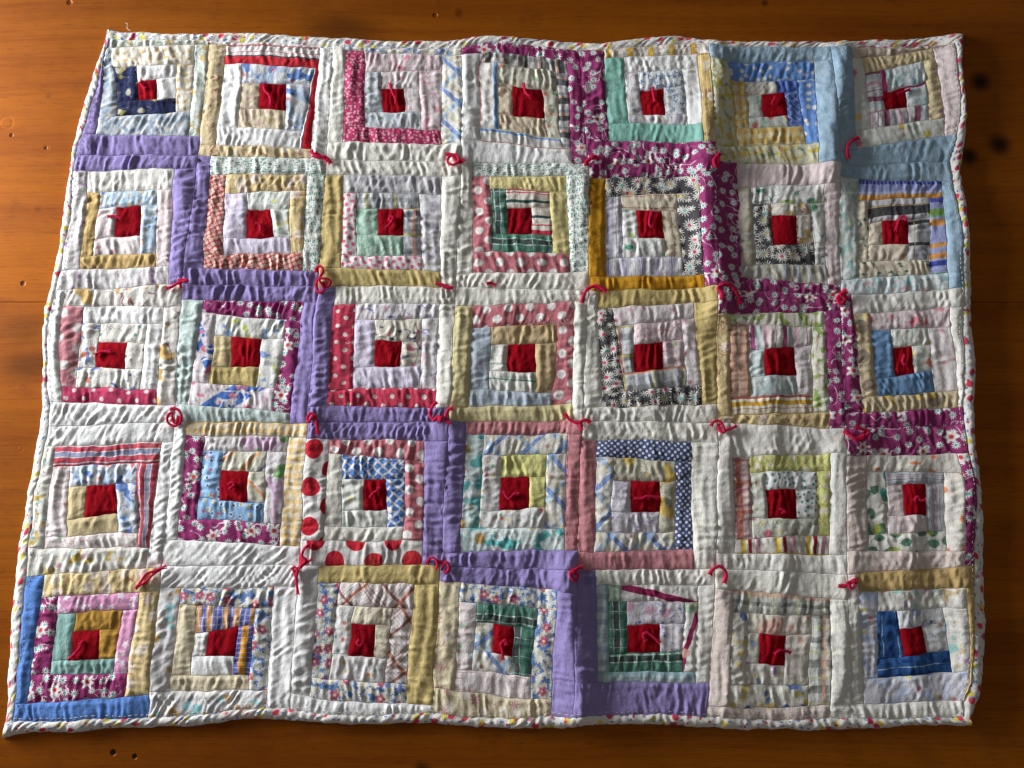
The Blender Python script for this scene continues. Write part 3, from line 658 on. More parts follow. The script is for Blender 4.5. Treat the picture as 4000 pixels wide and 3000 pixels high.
# fabrics are given as inner left/bottom, inner top/right, middle l/b, middle t/r, outer l/b, outer t/r
BLK = {
 (0,0): blk((250,100), [(466,228),(1415,205),(1345,1195),(345,1180)], [(540,440),(1215,420),(1205,940),(570,965)], [(800,600),(1000,575),(1010,790),(800,800)],
   ('navy_floral','white','grey_blue_print','gold_check','purple','sage_gold_floral')),
 (0,1): blk((750,100), [(385,195),(1380,235),(1290,1340),(255,1290)], [(560,425),(1320,460),(1195,1150),(505,1095)], [(735,635),(1025,640),(1015,930),(730,910)],
   ('faded_cream','blue_white_big','white','red_border','cream_brown','white'), mR='red_border_side'),
 (0,2): blk((1250,100), [(275,265),(1320,310),(1310,1285),(255,1255)], [(485,490),(1070,475),(1100,1125),(490,1100)], [(660,675),(905,685),(930,935),(675,935)],
   ('tiny_green_red','white_blush','raspberry_speck','pink_blotch','linen','blue_plaid')),
 (0,3): blk((1750,100), [(335,335),(1290,390),(1335,1350),(355,1250)], [(535,450),(1170,510),(1215,1235),(555,1135)], [(695,655),(1010,700),(1045,1005),(705,975)],
   ('faded_cream','green_cream','blue_edge','black_plaid','white_lilac','maroon'), oL='white', oB='white'),
 (0,4): blk((2250,100), [(300,340),(1310,330),(1365,1280),(360,1235)], [(525,510),(1145,490),(1210,1075),(570,1050)], [(690,710),(940,685),(970,965),(715,965)],
   ('grey_lilac_blotch','blue_sprig','mint','white_warm','maroon','ochre_thread'), oT='gold_top', mT='white', mR='white'),
 (0,5): blk((2750,100), [(240,385),(1190,385),(1220,1275),(375,1300)], [(455,600),(1015,590),(1075,1095),(500,1110)], [(630,735),(865,715),(900,970),(640,985)],
   ('pale_red_bloom','blue_check','gold_gingham','blue_spot','yellow_green_floral','sky'), iT='white_twill'),
 (0,6): blk((3250,100), [(200,360),(1090,250),(1185,1190),(270,1340)], [(350,520),(985,380),(1025,1020),(430,1110)], [(555,735),(790,665),(820,880),(580,920)],
   ('wine_stripe','wine_end','bloom_white','cream_pink','sky','white_pink'), oT='taupe_grey'),
 (1,0): blk((220,590), [(345,215),(1275,185),(1235,1250),(245,1285)], [(470,445),(1095,425),(1085,1100),(405,1140)], [(660,610),(915,595),(905,915),(635,935)],
   ('white_blush','sky_dot','tan','white_pink','lilac_floral','purple'), mT='white_warm'),
 (1,1): blk((720,590), [(275,250),(1320,255),(1275,1290),(205,1270)], [(445,460),(1145,430),(1145,1110),(420,1110)], [(675,640),(945,630),(970,940),(675,940)],
   ('white_lilac','lemon_sprig','red_lattice','cream_figures','purple','green_dash')),
 (1,2): blk((1220,590), [(345,255),(1395,275),(1385,1300),(320,1270)], [(480,450),(1165,465),(1190,1145),(480,1130)], [(700,625),(990,625),(995,920),(705,915)],
   ('sage_floral','grey_plaid','pink_dot','grey_lilac_blotch','khaki','linen'), mT='grey_shaded'),
 (1,3): blk((1720,590), [(345,270),(1360,270),(1395,1310),(360,1320)], [(540,400),(1180,440),(1215,1105),(565,1095)], [(720,625),(995,620),(1005,910),(730,900)],
   ('tartan','red_green_stripe','rose_spot','butter','linen','green_dash'), iR='red_green_cross'),
 (1,4): blk((2240,590), [(340,295),(1330,265),(1405,1350),(360,1355)], [(520,480),(1115,460),(1170,1150),(545,1150)], [(680,640),(955,655),(975,945),(710,935)],
   ('leaf_white','windowpane','lilac_thread','daisy','ochre','maroon'), mB='lilac_thread_cross'),
 (1,5): blk((2740,590), [(400,390),(1310,370),(1360,1430),(430,1370)], [(540,585),(1165,570),(1235,1225),(590,1235)], [(755,705),(1005,695),(1030,1005),(770,1030)],
   ('daisy','brown_yellow','grey_pencil','leaf_white','maroon','white_pink'), mB='blue_stitch'),
 (1,6): blk((3240,590), [(318,300),(1210,325),(1255,1330),(315,1370)], [(430,530),(1075,500),(1080,1170),(430,1195)], [(585,765),(850,740),(845,1000),(595,1010)],
   ('cream_orange','mono_plaid','leaf_cream','blue_orange_stripe','sage_wash','sky'), mR='blue_orange_cross', iR='mono_plaid_side', oB='aqua_wash'),
 (2,0): blk((140,1090), [(310,290),(1400,300),(1305,1365),(290,1340)], [(515,470),(1210,480),(1130,1195),(430,1165)], [(670,680),(985,690),(960,965),(635,955)],
   ('rust_blue','teal_leaf_dot','pale_spot','white','white','patch_gold'), mB='berry_spot'),
 (2,1): blk((650,1090), [(400,225),(1490,250),(1330,1440),(240,1365)], [(540,370),(1300,455),(1180,1190),(475,1130)], [(710,620),(1035,640),(1000,945),(695,945)],
   ('beige','lime_blue_white','blue_leaf_pink','maroon','sage_pale','purple'), iB='khaki'),
 (2,2): blk((1180,1090), [(345,270),(1480,265),(1440,1385),(285,1380)], [(568,440),(1300,425),(1275,1185),(550,1195)], [(785,665),(1080,670),(1070,945),(790,950)],
   ('white_lilac','navy_branch','red_spot','blue_pencil','purple','linen')),
 (2,3): blk((1720,1090), [(350,285),(1445,250),(1435,1350),(310,1385)], [(560,515),(1275,485),(1220,1235),(535,1200)], [(735,705),(1025,695),(1025,1005),(725,995)],
   ('green_line','tan_twill','ice_twill','rose_spot','khaki_light','linen')),
 (2,4): blk((2240,1090), [(265,315),(1295,265),(1400,1355),(310,1395)], [(455,515),(1175,440),(1225,1150),(555,1225)], [(650,715),(955,680),(965,970),(655,1010)],
   ('grey_plaid','pink_pinprick','daisy','white_blush','linen','khaki')),
 (2,5): blk((2750,1090), [(285,380),(1305,350),(1350,1430),(295,1480)], [(490,490),(1170,515),(1175,1245),(510,1270)], [(655,755),(980,725),(1000,1040),(655,1055)],
   ('ice_blue_grey','white_blue_stripe_cross','brown_pink_check','green_print','cream_figures','maroon'), mB='brown_gold_stripe', iR='white_blush'),
 (2,6): blk((3250,1090), [(240,385),(1260,320),(1370,1385),(340,1455)], [(425,560),(1040,540),(1120,1220),(485,1275)], [(650,735),(860,725),(895,1020),(680,1050)],
   ('steel','white_orange','taupe_diamond','pink_blotch','maroon','white_warm'), mR='white_blush'),
 (3,0): blk((100,1640), [(325,285),(1475,240),(1340,1375),(205,1390)], [(490,500),(1210,470),(1215,1220),(460,1255)], [(675,715),(975,695),(985,1015),(655,1055)],
   ('beige','blue_white_big','pink_rings','red_blue_plaid','yellow_bloom','white')),
 (3,1): blk((620,1640), [(290,165),(1400,185),(1305,1360),(205,1300)], [(480,325),(1165,350),(1135,1110),(405,1080)], [(680,545),(970,555),(965,890),(660,865)],
   ('blue_ditsy','orange_tick','maroon','green_mauve','white','yellow_gingham')),
 (3,2): blk((1150,1640), [(380,205),(1410,230),(1390,1310),(315,1310)], [(520,370),(1205,435),(1180,1160),(520,1155)], [(755,645),(1010,640),(1000,970),(745,975)],
   ('faint_green','blue_daisy','linen','rose_spot','big_red_dot','purple')),
 (3,3): blk((1690,1640), [(360,165),(1460,155),(1430,1405),(300,1425)], [(548,380),(1220,375),(1220,1175),(500,1170)], [(740,630),(1040,620),(1035,960),(725,980)],
   ('confetti','lemon','teal_floral','blue_plaid','purple','rose')),
 (3,4): blk((2230,1640), [(285,215),(1300,240),(1325,1405),(250,1425)], [(460,410),(1130,450),(1135,1215),(435,1215)], [(645,660),(955,660),(955,1005),(655,995)],
   ('lilac_scribble','grey_gold_diamond','blue_plaid','navy_dot','rose','linen')),
 (3,5): blk((2750,1640), [(300,405),(1355,370),(1360,1460),(335,1445)], [(490,570),(1215,560),(1240,1250),(520,1280)], [(665,750),(985,750),(990,1060),(690,1065)],
   ('grey_green_pink','teal_comma','orange_plaid','lime_lattice','white_warm','white_warm'), mB='red_gold_cross'),
 (3,6): blk((3260,1640), [(350,385),(1305,365),(1370,1410),(365,1420)], [(560,560),(1160,575),(1185,1205),(570,1230)], [(725,705),(980,700),(985,1025),(735,1035)],
   ('white_pink','grey_rule','leaf_bold','orange_dash','pink_cream','maroon')),
 (4,0): blk((0,2200), [(400,340),(1375,285),(1225,1310),(270,1380)], [(560,505),(1200,465),(1110,1085),(500,1095)], [(730,670),(980,655),(965,935),(695,950)],
   ('mint_grey','mustard','maroon','pink_spot','blue','cream_brown'), S2, oT='cream_figures', oR='cream_figures'),
 (4,1): blk((550,2200), [(405,245),(1320,240),(1240,1270),(275,1265)], [(550,410),(1130,435),(1065,1115),(490,1105)], [(665,670),(965,625),(930,920),(640,915)],
   ('white','blue_orange_weave','cream','blue_red_floral','aqua_tan','white'), S2, iR='blue_orange_weave_side'),
 (4,2): blk((1110,2200), [(335,180),(1285,210),(1185,1380),(250,1305)], [(525,410),(1070,440),(985,1180),(435,1130)], [(670,590),(905,605),(880,920),(625,900)],
   ('confetti','cream_sprig','blue_red_floral','brown_plaid','white','khaki'), S2),
 (4,3): blk((1660,2200), [(358,190),(1295,265),(1245,1340),(295,1245)], [(515,395),(1105,450),(1050,1115),(460,1060)], [(665,595),(875,625),(875,915),(670,885)],
   ('blue_plaid','tartan','pink_rings','blue_red_floral','cream_mauve_floral','purple'), S2),
 (4,4): blk((2180,2200), [(375,215),(1375,215),(1345,1185),(385,1165)], [(500,380),(1240,385),(1230,1070),(500,1055)], [(685,610),(1000,600),(1005,875),(680,880)],
   ('tartan','blue_pencil_pink','ice_gingham','wine_band','purple','white_warm'), S2),
 (4,5): blk((2730,2200), [(340,265),(1290,345),(1280,1385),(285,1400)], [(475,490),(1110,505),(1075,1190),(450,1185)], [(595,695),(870,695),(845,995),(580,990)],
   ('lilac_yellow','pink_panel','blue_yellow_big','black_orange_plaid','pink_cream','linen'), S2),
 (4,6): blk((3240,2200), [(265,285),(1300,240),(1320,1340),(350,1385)], [(465,465),(1100,435),(1175,1065),(480,1125)], [(680,645),(910,615),(950,880),(715,915)],
   ('denim','blue_orange_curl','lavender_pinkdot','lilac_aqua','white_warm','tan'), S2),
}

# ------------------------------------------------------------------ the quilt: shape
def curve_of(pts, axis):
    a = np.array(pts, float)
    return a[:, axis], a[:, 1 - axis]
_LY, _LX = curve_of(LEFT_IN, 1); _RY, _RX = curve_of(RIGHT_IN, 1)
_TX, _TY = curve_of(TOP_IN, 0); _BX, _BY = curve_of(BOT_IN, 0)
_cLy = np.array([r[0][1] for r in LAT], float); _cLx = np.array([r[0][0] for r in LAT], float)
_cRy = np.array([r[7][1] for r in LAT], float); _cRx = np.array([r[7][0] for r in LAT], float)
_cTx = np.array([p[0] for p in LAT[0]], float); _cTy = np.array([p[1] for p in LAT[0]], float)
_cBx = np.array([p[0] for p in LAT[5]], float); _cBy = np.array([p[1] for p in LAT[5]], float)

def bulge(x, y):
    """let the outer seams follow the bowed run of the binding"""
    W = 190.0
    def fall(d): return np.clip(1 - np.maximum(d, 0) / W, 0, 1) ** 1.5
    cl = np.interp(y, _cLy, _cLx); dl = np.interp(y, _LY, _LX) - cl
    cr = np.interp(y, _cRy, _cRx); dr = np.interp(y, _RY, _RX) - cr
    ct = np.interp(x, _cTx, _cTy); dt = np.interp(x, _TX, _TY) - ct
    cb = np.interp(x, _cBx, _cBy); db = np.interp(x, _BX, _BY) - cb
    nx = x + dl * fall(x - cl) + dr * fall(cr - x)
    ny = y + dt * fall(y - ct) + db * fall(cb - y)
    return nx, ny

# long soft folds that run down the cloth: x, y0, y1 (source pixels), height, half width
FOLDS = [(2235, 2120, 2900, 0.0080, 62), (2790, 540, 1320, 0.0066, 60), (3262, 120, 800, 0.0062, 58), (2765, 120, 760, 0.0056, 55), (2255, 1200, 1800, 0.0022, 50),
         (700, 640, 1150, 0.0022, 45), (1225, 1100, 2100, 0.0022, 50), (1760, 1150, 2200, 0.0022, 50), (2800, 1650, 2250, 0.0026, 55), (3300, 1650, 2800, 0.0032, 60),
         (2820, 2200, 2850, 0.0026, 50), (1790, 180, 1100, 0.0020, 45), (2300, 600, 1150, 0.0026, 45), (600, 2200, 2820, 0.0022, 45), (1150, 2150, 2800, 0.0022, 45),
         (3768, 60, 2980, 0.0045, 60), (3560, 1700, 2800, 0.0022, 50), (3050, 600, 1150, 0.0018, 45), (3030, 1200, 2700, 0.0018, 50), (2530, 1200, 2000, 0.0014, 45)]
def wobble(X, Y):
    dx = 0.00035 * pn(X * 230, Y * 230, 15) + 0.00075 * pn(X * 95, Y * 95, 11) + 0.0011 * pn(X * 33, Y * 33, 12)
    dy = 0.00035 * pn(X * 230, Y * 230, 16) + 0.00075 * pn(X * 95, Y * 95, 13) + 0.0011 * pn(X * 33, Y * 33, 14)
    return X + dx, Y + dy

def ground(px, py, X, Y):
    """height of the seams: slow waves and long folds"""
    z = ZQ + 0.0016 * pn(X * 14, Y * 11, 1) + 0.0011 * pn(X * 34, Y * 22, 2) + 0.0006 * pn(X * 90, Y * 60, 3)
    for fx, y0, y1, h, w in FOLDS:
        c = fx + 26 * np.sin(py / 170.0 + fx)
        e = np.clip((py - y0) / 130.0, 0, 1) * np.clip((y1 - py) / 130.0, 0, 1)
        e = e * e * (3 - 2 * e)
        z = z + h * e * np.exp(-((px - c) / w) ** 2)
    return z

STEP = 0.00090
def ramp(d, w):
    k = np.clip(d / w, 0, 1)
    return 1 - (1 - k) ** 2

def make_patch(name, quad, fabric, parent, seed, pucker=1.0, puff=1.0, along=0.4, slant=None):
    """quad: inner start, inner end, outer end, outer start (source pixels)"""
    ia, ib, ob, oa = [np.array(p, float) for p in quad]
    gx, gy = unproj([p[0] for p in (ia, ib, ob, oa)], [p[1] for p in (ia, ib, ob, oa)])
    g = np.stack([gx, gy], -1)
    Ls = 0.5 * (np.linalg.norm(g[1] - g[0]) + np.linalg.norm(g[2] - g[3]))
    Lt = 0.5 * (np.linalg.norm(g[3] - g[0]) + np.linalg.norm(g[2] - g[1]))
    ns = max(4, int(math.ceil(Ls / STEP))); nt = max(4, int(math.ceil(Lt / STEP)))
    # one more ring on every side, folded down into the seam
    s = np.concatenate([[0], np.linspace(0, 1, ns + 1), [1]])[:, None]
    t = np.concatenate([[0], np.linspace(0, 1, nt + 1), [1]])[None, :]
    s = s + 0 * t; t = t + 0 * s
    def mixp(i):
        return (ia[i] * (1 - s) + ib[i] * s) * (1 - t) + (oa[i] * (1 - s) + ob[i] * s) * t
    px, py = bulge(mixp(0), mixp(1))
    X0, Y0 = unproj(px, py)
    X, Y = wobble(X0, Y0)
    z = ground(px, py, X0, Y0)
    ds = np.minimum(s, 1 - s) * Ls; dt = np.minimum(t, 1 - t) * Lt
    rng = random.Random(seed)
    e = ramp(ds, 0.0050) * ramp(dt, 0.0050)
    z = z + puff * 0.0008 * e
    # seam allowance pressed under the strip's inner edge
    z = z + 0.00045 * np.exp(-((t * Lt - 0.0028) / 0.0016) ** 2) * ramp(ds, 0.004) * np.clip(0.6 + pn(s * Ls / 0.02, t * 0 + seed, 9), 0, 1.3)
    # puckers drawn up by the hand stitching: gathers across the strip
    a = s * Ls; c = t * Lt
    k = rng.uniform(-0.30, 0.30) if slant is None else slant
    lam = rng.uniform(0.0054, 0.0092)
    wv = 0.0011 * pn(a * 130, c * 90, seed + 5)
    mid = c - Lt / 2
    pa = 2 * math.pi * (a + k * mid + wv) / lam + 4.2 * pn(a / 0.015, c / 0.026, seed) + rng.uniform(0, 6)
    pb = 2 * math.pi * (a - (k + 0.35) * mid + wv) / (lam * rng.uniform(0.75, 1.2)) + 3.0 * pn(a / 0.019, c / 0.030, seed + 40) + rng.uniform(0, 6)
    def gath(p): return 0.42 * np.sin(p) + 0.58 * (1 - 2 * np.abs(np.sin(p / 2)))
    wa = np.clip(0.35 + 1.3 * pn(a / 0.014, c / 0.012, seed + 41), 0, 1)
    g = gath(pa) * (1 - 0.45 * wa) + 0.75 * gath(pb) * wa
    amp = np.clip(0.62 + 1.25 * pn(a / 0.013, c / 0.026, seed + 2), 0.04, 1.7)
    n2 = pn((a + k * mid) / 0.0031, c / 0.013, seed + 1)
    env = ramp(ds, 0.0024) * ramp(dt, min(0.0019, 0.25 * Lt))
    n3 = pn((a - 0.5 * mid) / 0.0019 + 0.5 * n2, c / 0.0045, seed + 6)
    pucker = pucker * rng.uniform(0.7, 1.3) * (1.3 if fabric == 'purple' else 1.0)
    z = z + env * pucker * (0.00070 * amp * g + 0.00036 * n2 * (0.4 + amp) + 0.00014 * n3)
    # and a few creases that run along it
    z = z + env * along * 0.00075 * pn(c / 0.0058 + 0.6 * pn(a / 0.03, c / 0.03, seed + 8), a / 0.040, seed + 3)
    z = z + env * 0.00022 * pn(X0 * 190, Y0 * 190, 21)
    # sewn edge turned under
    brd = np.zeros_like(z, bool); brd[0] = brd[-1] = True; brd[:, 0] = brd[:, -1] = True
    z = np.where(brd, z - 0.0026, z)
    ru, rv = rng.uniform(0, 40), rng.uniform(0, 40)
    uvs = {'cm': (s * Ls * 100 + ru, t * Lt * 100 + rv), 'norm': (s, t)}
    return mesh_grid(name, X, Y, z, mat(fabric), parent, uvs)

def inter(p, q, a, b):
    p, q, a, b = [np.array(v, float) for v in (p, q, a, b)]
    d1, d2 = q - p, b - a
    den = d1[0] * d2[1] - d1[1] * d2[0]
    k = ((a[0] - p[0]) * d2[1] - (a[1] - p[1]) * d2[0]) / den
    return tuple(p + k * d1)

quilt = bpy.data.objects.new('patchwork_quilt', None)
COL.objects.link(quilt)
qx, qy = unproj(1950, 1500, 0.0)
quilt['label'] = 'hand-sewn log cabin patchwork quilt with red centre squares on the wooden table'
quilt['category'] = 'quilt'

# strips cut on the bias, whose puckers run aslant
SLANT = {(3,1,'oB'): 0.95, (4,1,'oT'): -0.95, (4,1,'oR'): 0.8, (3,1,'oL'): -0.8, (4,2,'oL'): -0.5, (2,0,'oB'): 0.6, (3,0,'oT'): -0.4, (3,0,'oR'): 0.6, (4,1,'oL'): -0.8, (4,1,'oB'): 0.7, (2,5,'oB'): 0.6, (0,0,'mB'): 0.4, (2,0,'mL'): -0.8, (4,6,'mB'): 0.4}
ROUND = ['outer_strip', 'middle_strip', 'inner_strip']
def block(r, c):
    d = BLK[(r, c)]
    Q = [[LAT[r][c], LAT[r][c + 1], LAT[r + 1][c + 1], LAT[r + 1][c]]] + d['q']
    # foundation cloth under the patches
    n = 26
    u = np.linspace(0, 1, n)[:, None]; v = np.linspace(0, 1, n)[None, :]
    A, Bq, Cq, Dq = [np.array(p, float) for p in Q[0]]
    px = (A[0] * (1 - u) + Bq[0] * u) * (1 - v) + (Dq[0] * (1 - u) + Cq[0] * u) * v
    py = (A[1] * (1 - u) + Bq[1] * u) * (1 - v) + (Dq[1] * (1 - u) + Cq[1] * u) * v
    px, py = bulge(px, py)
    X0, Y0 = unproj(px, py)
    X, Y = wobble(X0, Y0)
    z = ground(px, py, X0, Y0) - 0.0019
    b = mesh_grid('quilt_block', X, Y, z, mat('white_warm'), quilt, {'cm': (X * 100, Y * 100), 'norm': (u + 0 * v, v + 0 * u)})
    first = (r + c) % 2 == 0
    own = dict(TL='L', TR='T', BL='B', BR='B') if first else dict(TL='T', TR='T', BL='B', BR='R')
    sd = r * 700 + c * 90
    for k in range(3):
        O, I = Q[k], Q[k + 1]
        OTL, OTR, OBR, OBL = O; ITL, ITR, IBR, IBL = I
        lb, tr = d['f'][(2 - k) * 2], d['f'][(2 - k) * 2 + 1]
        pre = 'omi'[k]
        def end(o_corner, o_line, i_corner, i_side_line, i_line, o_side_line, owns):
            """outer and inner corner of a strip's end"""
            if owns: return o_corner, inter(*i_line, *o_side_line)
            return inter(*o_line, *i_side_line), i_corner
        lines_o = dict(T=(OTL, OTR), R=(OTR, OBR), B=(OBL, OBR), L=(OTL, OBL))
        lines_i = dict(T=(ITL, ITR), R=(ITR, IBR), B=(IBL, IBR), L=(ITL, IBL))
        OC = dict(TL=OTL, TR=OTR, BR=OBR, BL=OBL); IC = dict(TL=ITL, TR=ITR, BR=IBR, BL=IBL)
        for i, (sd_, c0, n0, c1, n1) in enumerate((('T', 'TL', 'L', 'TR', 'R'), ('R', 'TR', 'T', 'BR', 'B'), ('B', 'BL', 'L', 'BR', 'R'), ('L', 'TL', 'T', 'BL', 'B'))):
            o0, i0 = end(OC[c0], lines_o[sd_], IC[c0], lines_i[n0], lines_i[sd_], lines_o[n0], own[c0] == sd_)
            o1, i1 = end(OC[c1], lines_o[sd_], IC[c1], lines_i[n1], lines_i[sd_], lines_o[n1], own[c1] == sd_)
            fb = d['over'].get(pre + sd_, tr if sd_ in 'TR' else lb)
            pk = {'T': 1.15, 'B': 1.15, 'L': 0.9, 'R': 0.9}[sd_]
            make_patch(ROUND[k], (i0, i1, o1, o0), fb, b, sd + k * 20 + i * 4, pucker=pk, along=1.2 if sd_ in 'LR' else 0.35, slant=SLANT.get((r, c, pre + sd_)))
    TL, TR, BR, BL = Q[3]
    make_patch('centre_square', (BL, BR, TR, TL), 'red', b, sd + 77, pucker=0.9, puff=0.9, along=0.3)
    return b

BLOCKS = {}
for r in range(5):
    for c in range(7):
        BLOCKS[(r, c)] = block(r, c)

# ------------------------------------------------------------------ binding, one strip along each side
def resample(pts, axis, n):
    a = np.array(pts, float)
    seg = np.concatenate([[0], np.cumsum(np.linalg.norm(np.diff(a, axis=0), axis=1))])
    key = seg / seg[-1]
    u = np.linspace(0, 1, n)
    out = np.stack([np.interp(u, key, a[:, 0]), np.interp(u, key, a[:, 1])], -1)
    # round the polyline a little
    for _ in range(6):
        out[1:-1] = 0.25 * out[:-2] + 0.5 * out[1:-1] + 0.25 * out[2:]
    return out

def binding(inn, out, inward, seed, tilt, gather):
    n = 720 if abs(out[-1][0] - out[0][0]) > 1500 else 520
    I = resample(inn, 0, n) + np.array(inward); O = resample(out, 0, n)
    m = 13
    v = np.linspace(0, 1, m)[None, :]
    px = I[:, :1] * (1 - v) + O[:, :1] * v
    py = I[:, 1:] * (1 - v) + O[:, 1:] * v
    X0, Y0 = unproj(px, py, 0.004)
    X, Y = wobble(X0, Y0)
    dl = np.concatenate([[0], np.cumsum(np.hypot(np.diff(X0[:, m // 2]), np.diff(Y0[:, m // 2])))])[:, None]
    wd = np.hypot(X0[:, -1:] - X0[:, :1], Y0[:, -1:] - Y0[:, :1])
    g = ground(px, py, X0, Y0)
    prof = np.sqrt(np.clip(1 - (2 * v - 1) ** 2, 0, 1))
    base = g * (1 - v ** 3.2) + 0.0006 * v ** 3.2 - 0.0008 * (1 - v)
    a = dl + tilt * wd * v
    ph = 2 * math.pi * a / 0.0074 + 5.0 * pn(dl / 0.014, v * 0.9, seed)
    puck = (0.6 * np.sin(ph) + 0.4 * (1 - 2 * np.abs(np.sin(ph / 2)))) * np.clip(0.75 + 0.9 * pn(dl / 0.02, v * 0.5, seed + 1), 0.15, 1.5) + 0.35 * pn(a / 0.003, v * 1.5, seed + 2)
    z = base + prof ** 0.8 * (0.0013 + 0.00080 * gather * puck)
    z = np.maximum(z, 0.0004)
    return mesh_grid('binding', X, Y, z, mat('binding'), quilt, {'cm': (dl * 100 + 0 * v + seed, v * wd * 100 + seed), 'norm': (dl + 0 * v, v + 0 * dl)})
binding(TOP_IN, TOP_OUT, (0, 9), 31, -0.6, 0.8)
binding(RIGHT_IN, RIGHT_OUT, (-9, 0), 37, 0.3, 0.5)
binding(BOT_IN, BOT_OUT, (0, -9), 41, 0.3, 0.75)
binding(LEFT_IN, LEFT_OUT, (9, 0), 47, 0.2, 0.5)

def stitching(inn, inward, seed):
    rng = random.Random(seed)
    pp = resample(inn, 0, 900) + np.array(inward)
    X, Y = unproj(pp[:, 0], pp[:, 1], 0.006)
    X, Y = wobble(X, Y)
    H = ground(pp[:, 0], pp[:, 1], X, Y) + 0.0004
    acc = np.concatenate([[0], np.cumsum(np.hypot(np.diff(X), np.diff(Y)))])
    V, F = [], []
    d = 0.002
    while d < acc[-1] - 0.003:
        l = rng.uniform(0.0014, 0.0026)
        P = [np.array([np.interp(d + u * l, acc, X), np.interp(d + u * l, acc, Y), np.interp(d + u * l, acc, H) + (0.0 if u in (0, 1) else 0.0004)]) for u in (0, 0.5, 1)]
        t_ = P[2] - P[0]; n_ = np.array([-t_[1], t_[0], 0]) / (np.hypot(t_[0], t_[1]) + 1e-9) * 0.00022
        b0 = len(V)
        for p in P:
            V += [tuple(p - n_), tuple(p + np.array([0, 0, 0.00025])), tuple(p + n_)]
        for i in (0, 3):
            F += [(b0 + i, b0 + i + 1, b0 + i + 4, b0 + i + 3), (b0 + i + 1, b0 + i + 2, b0 + i + 5, b0 + i + 4)]
        d += l + rng.uniform(0.0012, 0.0028)
    me = bpy.data.meshes.new('stitching')
    me.from_pydata(V, [], F)
    me.materials.append(thread_material('sewing_thread', (214, 206, 190)))
    o = bpy.data.objects.new('stitching', me); COL.objects.link(o); o.parent = quilt
    o['kind'] = 'stuff'
stitching(TOP_IN, (0, 14), 1); stitching(RIGHT_IN, (-14, 0), 2); stitching(BOT_IN, (0, -14), 3); stitching(LEFT_IN, (14, 0), 4)

# plain backing cloth that lies on the table
bk = np.array(TOP_OUT + RIGHT_OUT[1:] + BOT_OUT[::-1][1:] + LEFT_OUT[::-1][1:-1], float)
cxy = bk.mean(0)
bk = cxy + (bk - cxy) * 0.985
bx, by = unproj(bk[:, 0], bk[:, 1], 0.0)
me = bpy.data.meshes.new('backing')
me.from_pydata([(float(x), float(y), 0.0008) for x, y in zip(bx, by)], [], [tuple(reversed(range(len(bk))))])
me.materials.append(mat('white_warm'))
ob = bpy.data.objects.new('backing', me); COL.objects.link(ob); ob.parent = quilt

# ------------------------------------------------------------------ yarn ties
def height_at(px, py):
    px = np.asarray(px, float); py = np.asarray(py, float)
    X, Y = unproj(px, py)
    return ground(px, py, X, Y) + 0.0020

def spline(P, n):
    P = np.asarray(P, float)
    Pp = np.vstack([2 * P[0] - P[1], P, 2 * P[-1] - P[-2]])
    out = []
    for i in range(1, len(Pp) - 2):
        for t in np.linspace(0, 1, n, endpoint=False):
            p0, p1, p2, p3 = Pp[i - 1], Pp[i], Pp[i + 1], Pp[i + 2]
            out.append(0.5 * (2 * p1 + (p2 - p0) * t + (2 * p0 - 5 * p1 + 4 * p2 - p3) * t * t + (3 * p1 - p0 - 3 * p2 + p3) * t ** 3))
    out.append(P[-1])
    return np.array(out)

def tie(o, paths, s=600 / 1659, strands=3, rad=0.00038, parent=None, lift=1.0):
    rng = random.Random(int(o[0] * 7 + o[1] + paths[0][0][0]))
    polys = []
    for path in paths:
        pp = spline([(o[0] + x * s, o[1] + y * s) for x, y in path], 7)
        n = len(pp)
        # strands twist around each other along the yarn
        acc = np.concatenate([[0], np.cumsum(np.linalg.norm(np.diff(pp, axis=0), axis=1))])
        T = np.gradient(pp, axis=0); T /= np.linalg.norm(T, axis=1)[:, None] + 1e-9
        N = np.stack([-T[:, 1], T[:, 0]], -1)
        hz = height_at(pp[:, 0], pp[:, 1]) + lift * 0.0010
        hz = np.convolve(np.pad(hz, 3, mode='edge'), np.ones(7) / 7, 'valid')
        wv = 0.0007 * np.sin(acc / 26.0 + rng.random() * 6) * lift
        X, Y = unproj(pp[:, 0], pp[:, 1])
        plies = strands * 3
        for k in range(plies):
            ph = 2 * math.pi * k / plies + acc / 15.0
            spread = (1.5 + 0.95 * strands) * (1 + rng.uniform(0.6, 1.6) * np.abs(np.linspace(-1, 1, n)) ** 6) * rng.uniform(0.8, 1.15)
            q = pp + N * (np.cos(ph) * spread)[:, None]
            Xk, Yk = unproj(q[:, 0], q[:, 1])
            zk = hz + wv + np.sin(ph) * 0.0006
            polys.append(np.stack([Xk, Yk, zk], -1))
    return tube_mesh('yarn_tie', polys, rad, YARN, parent or quilt, 5)

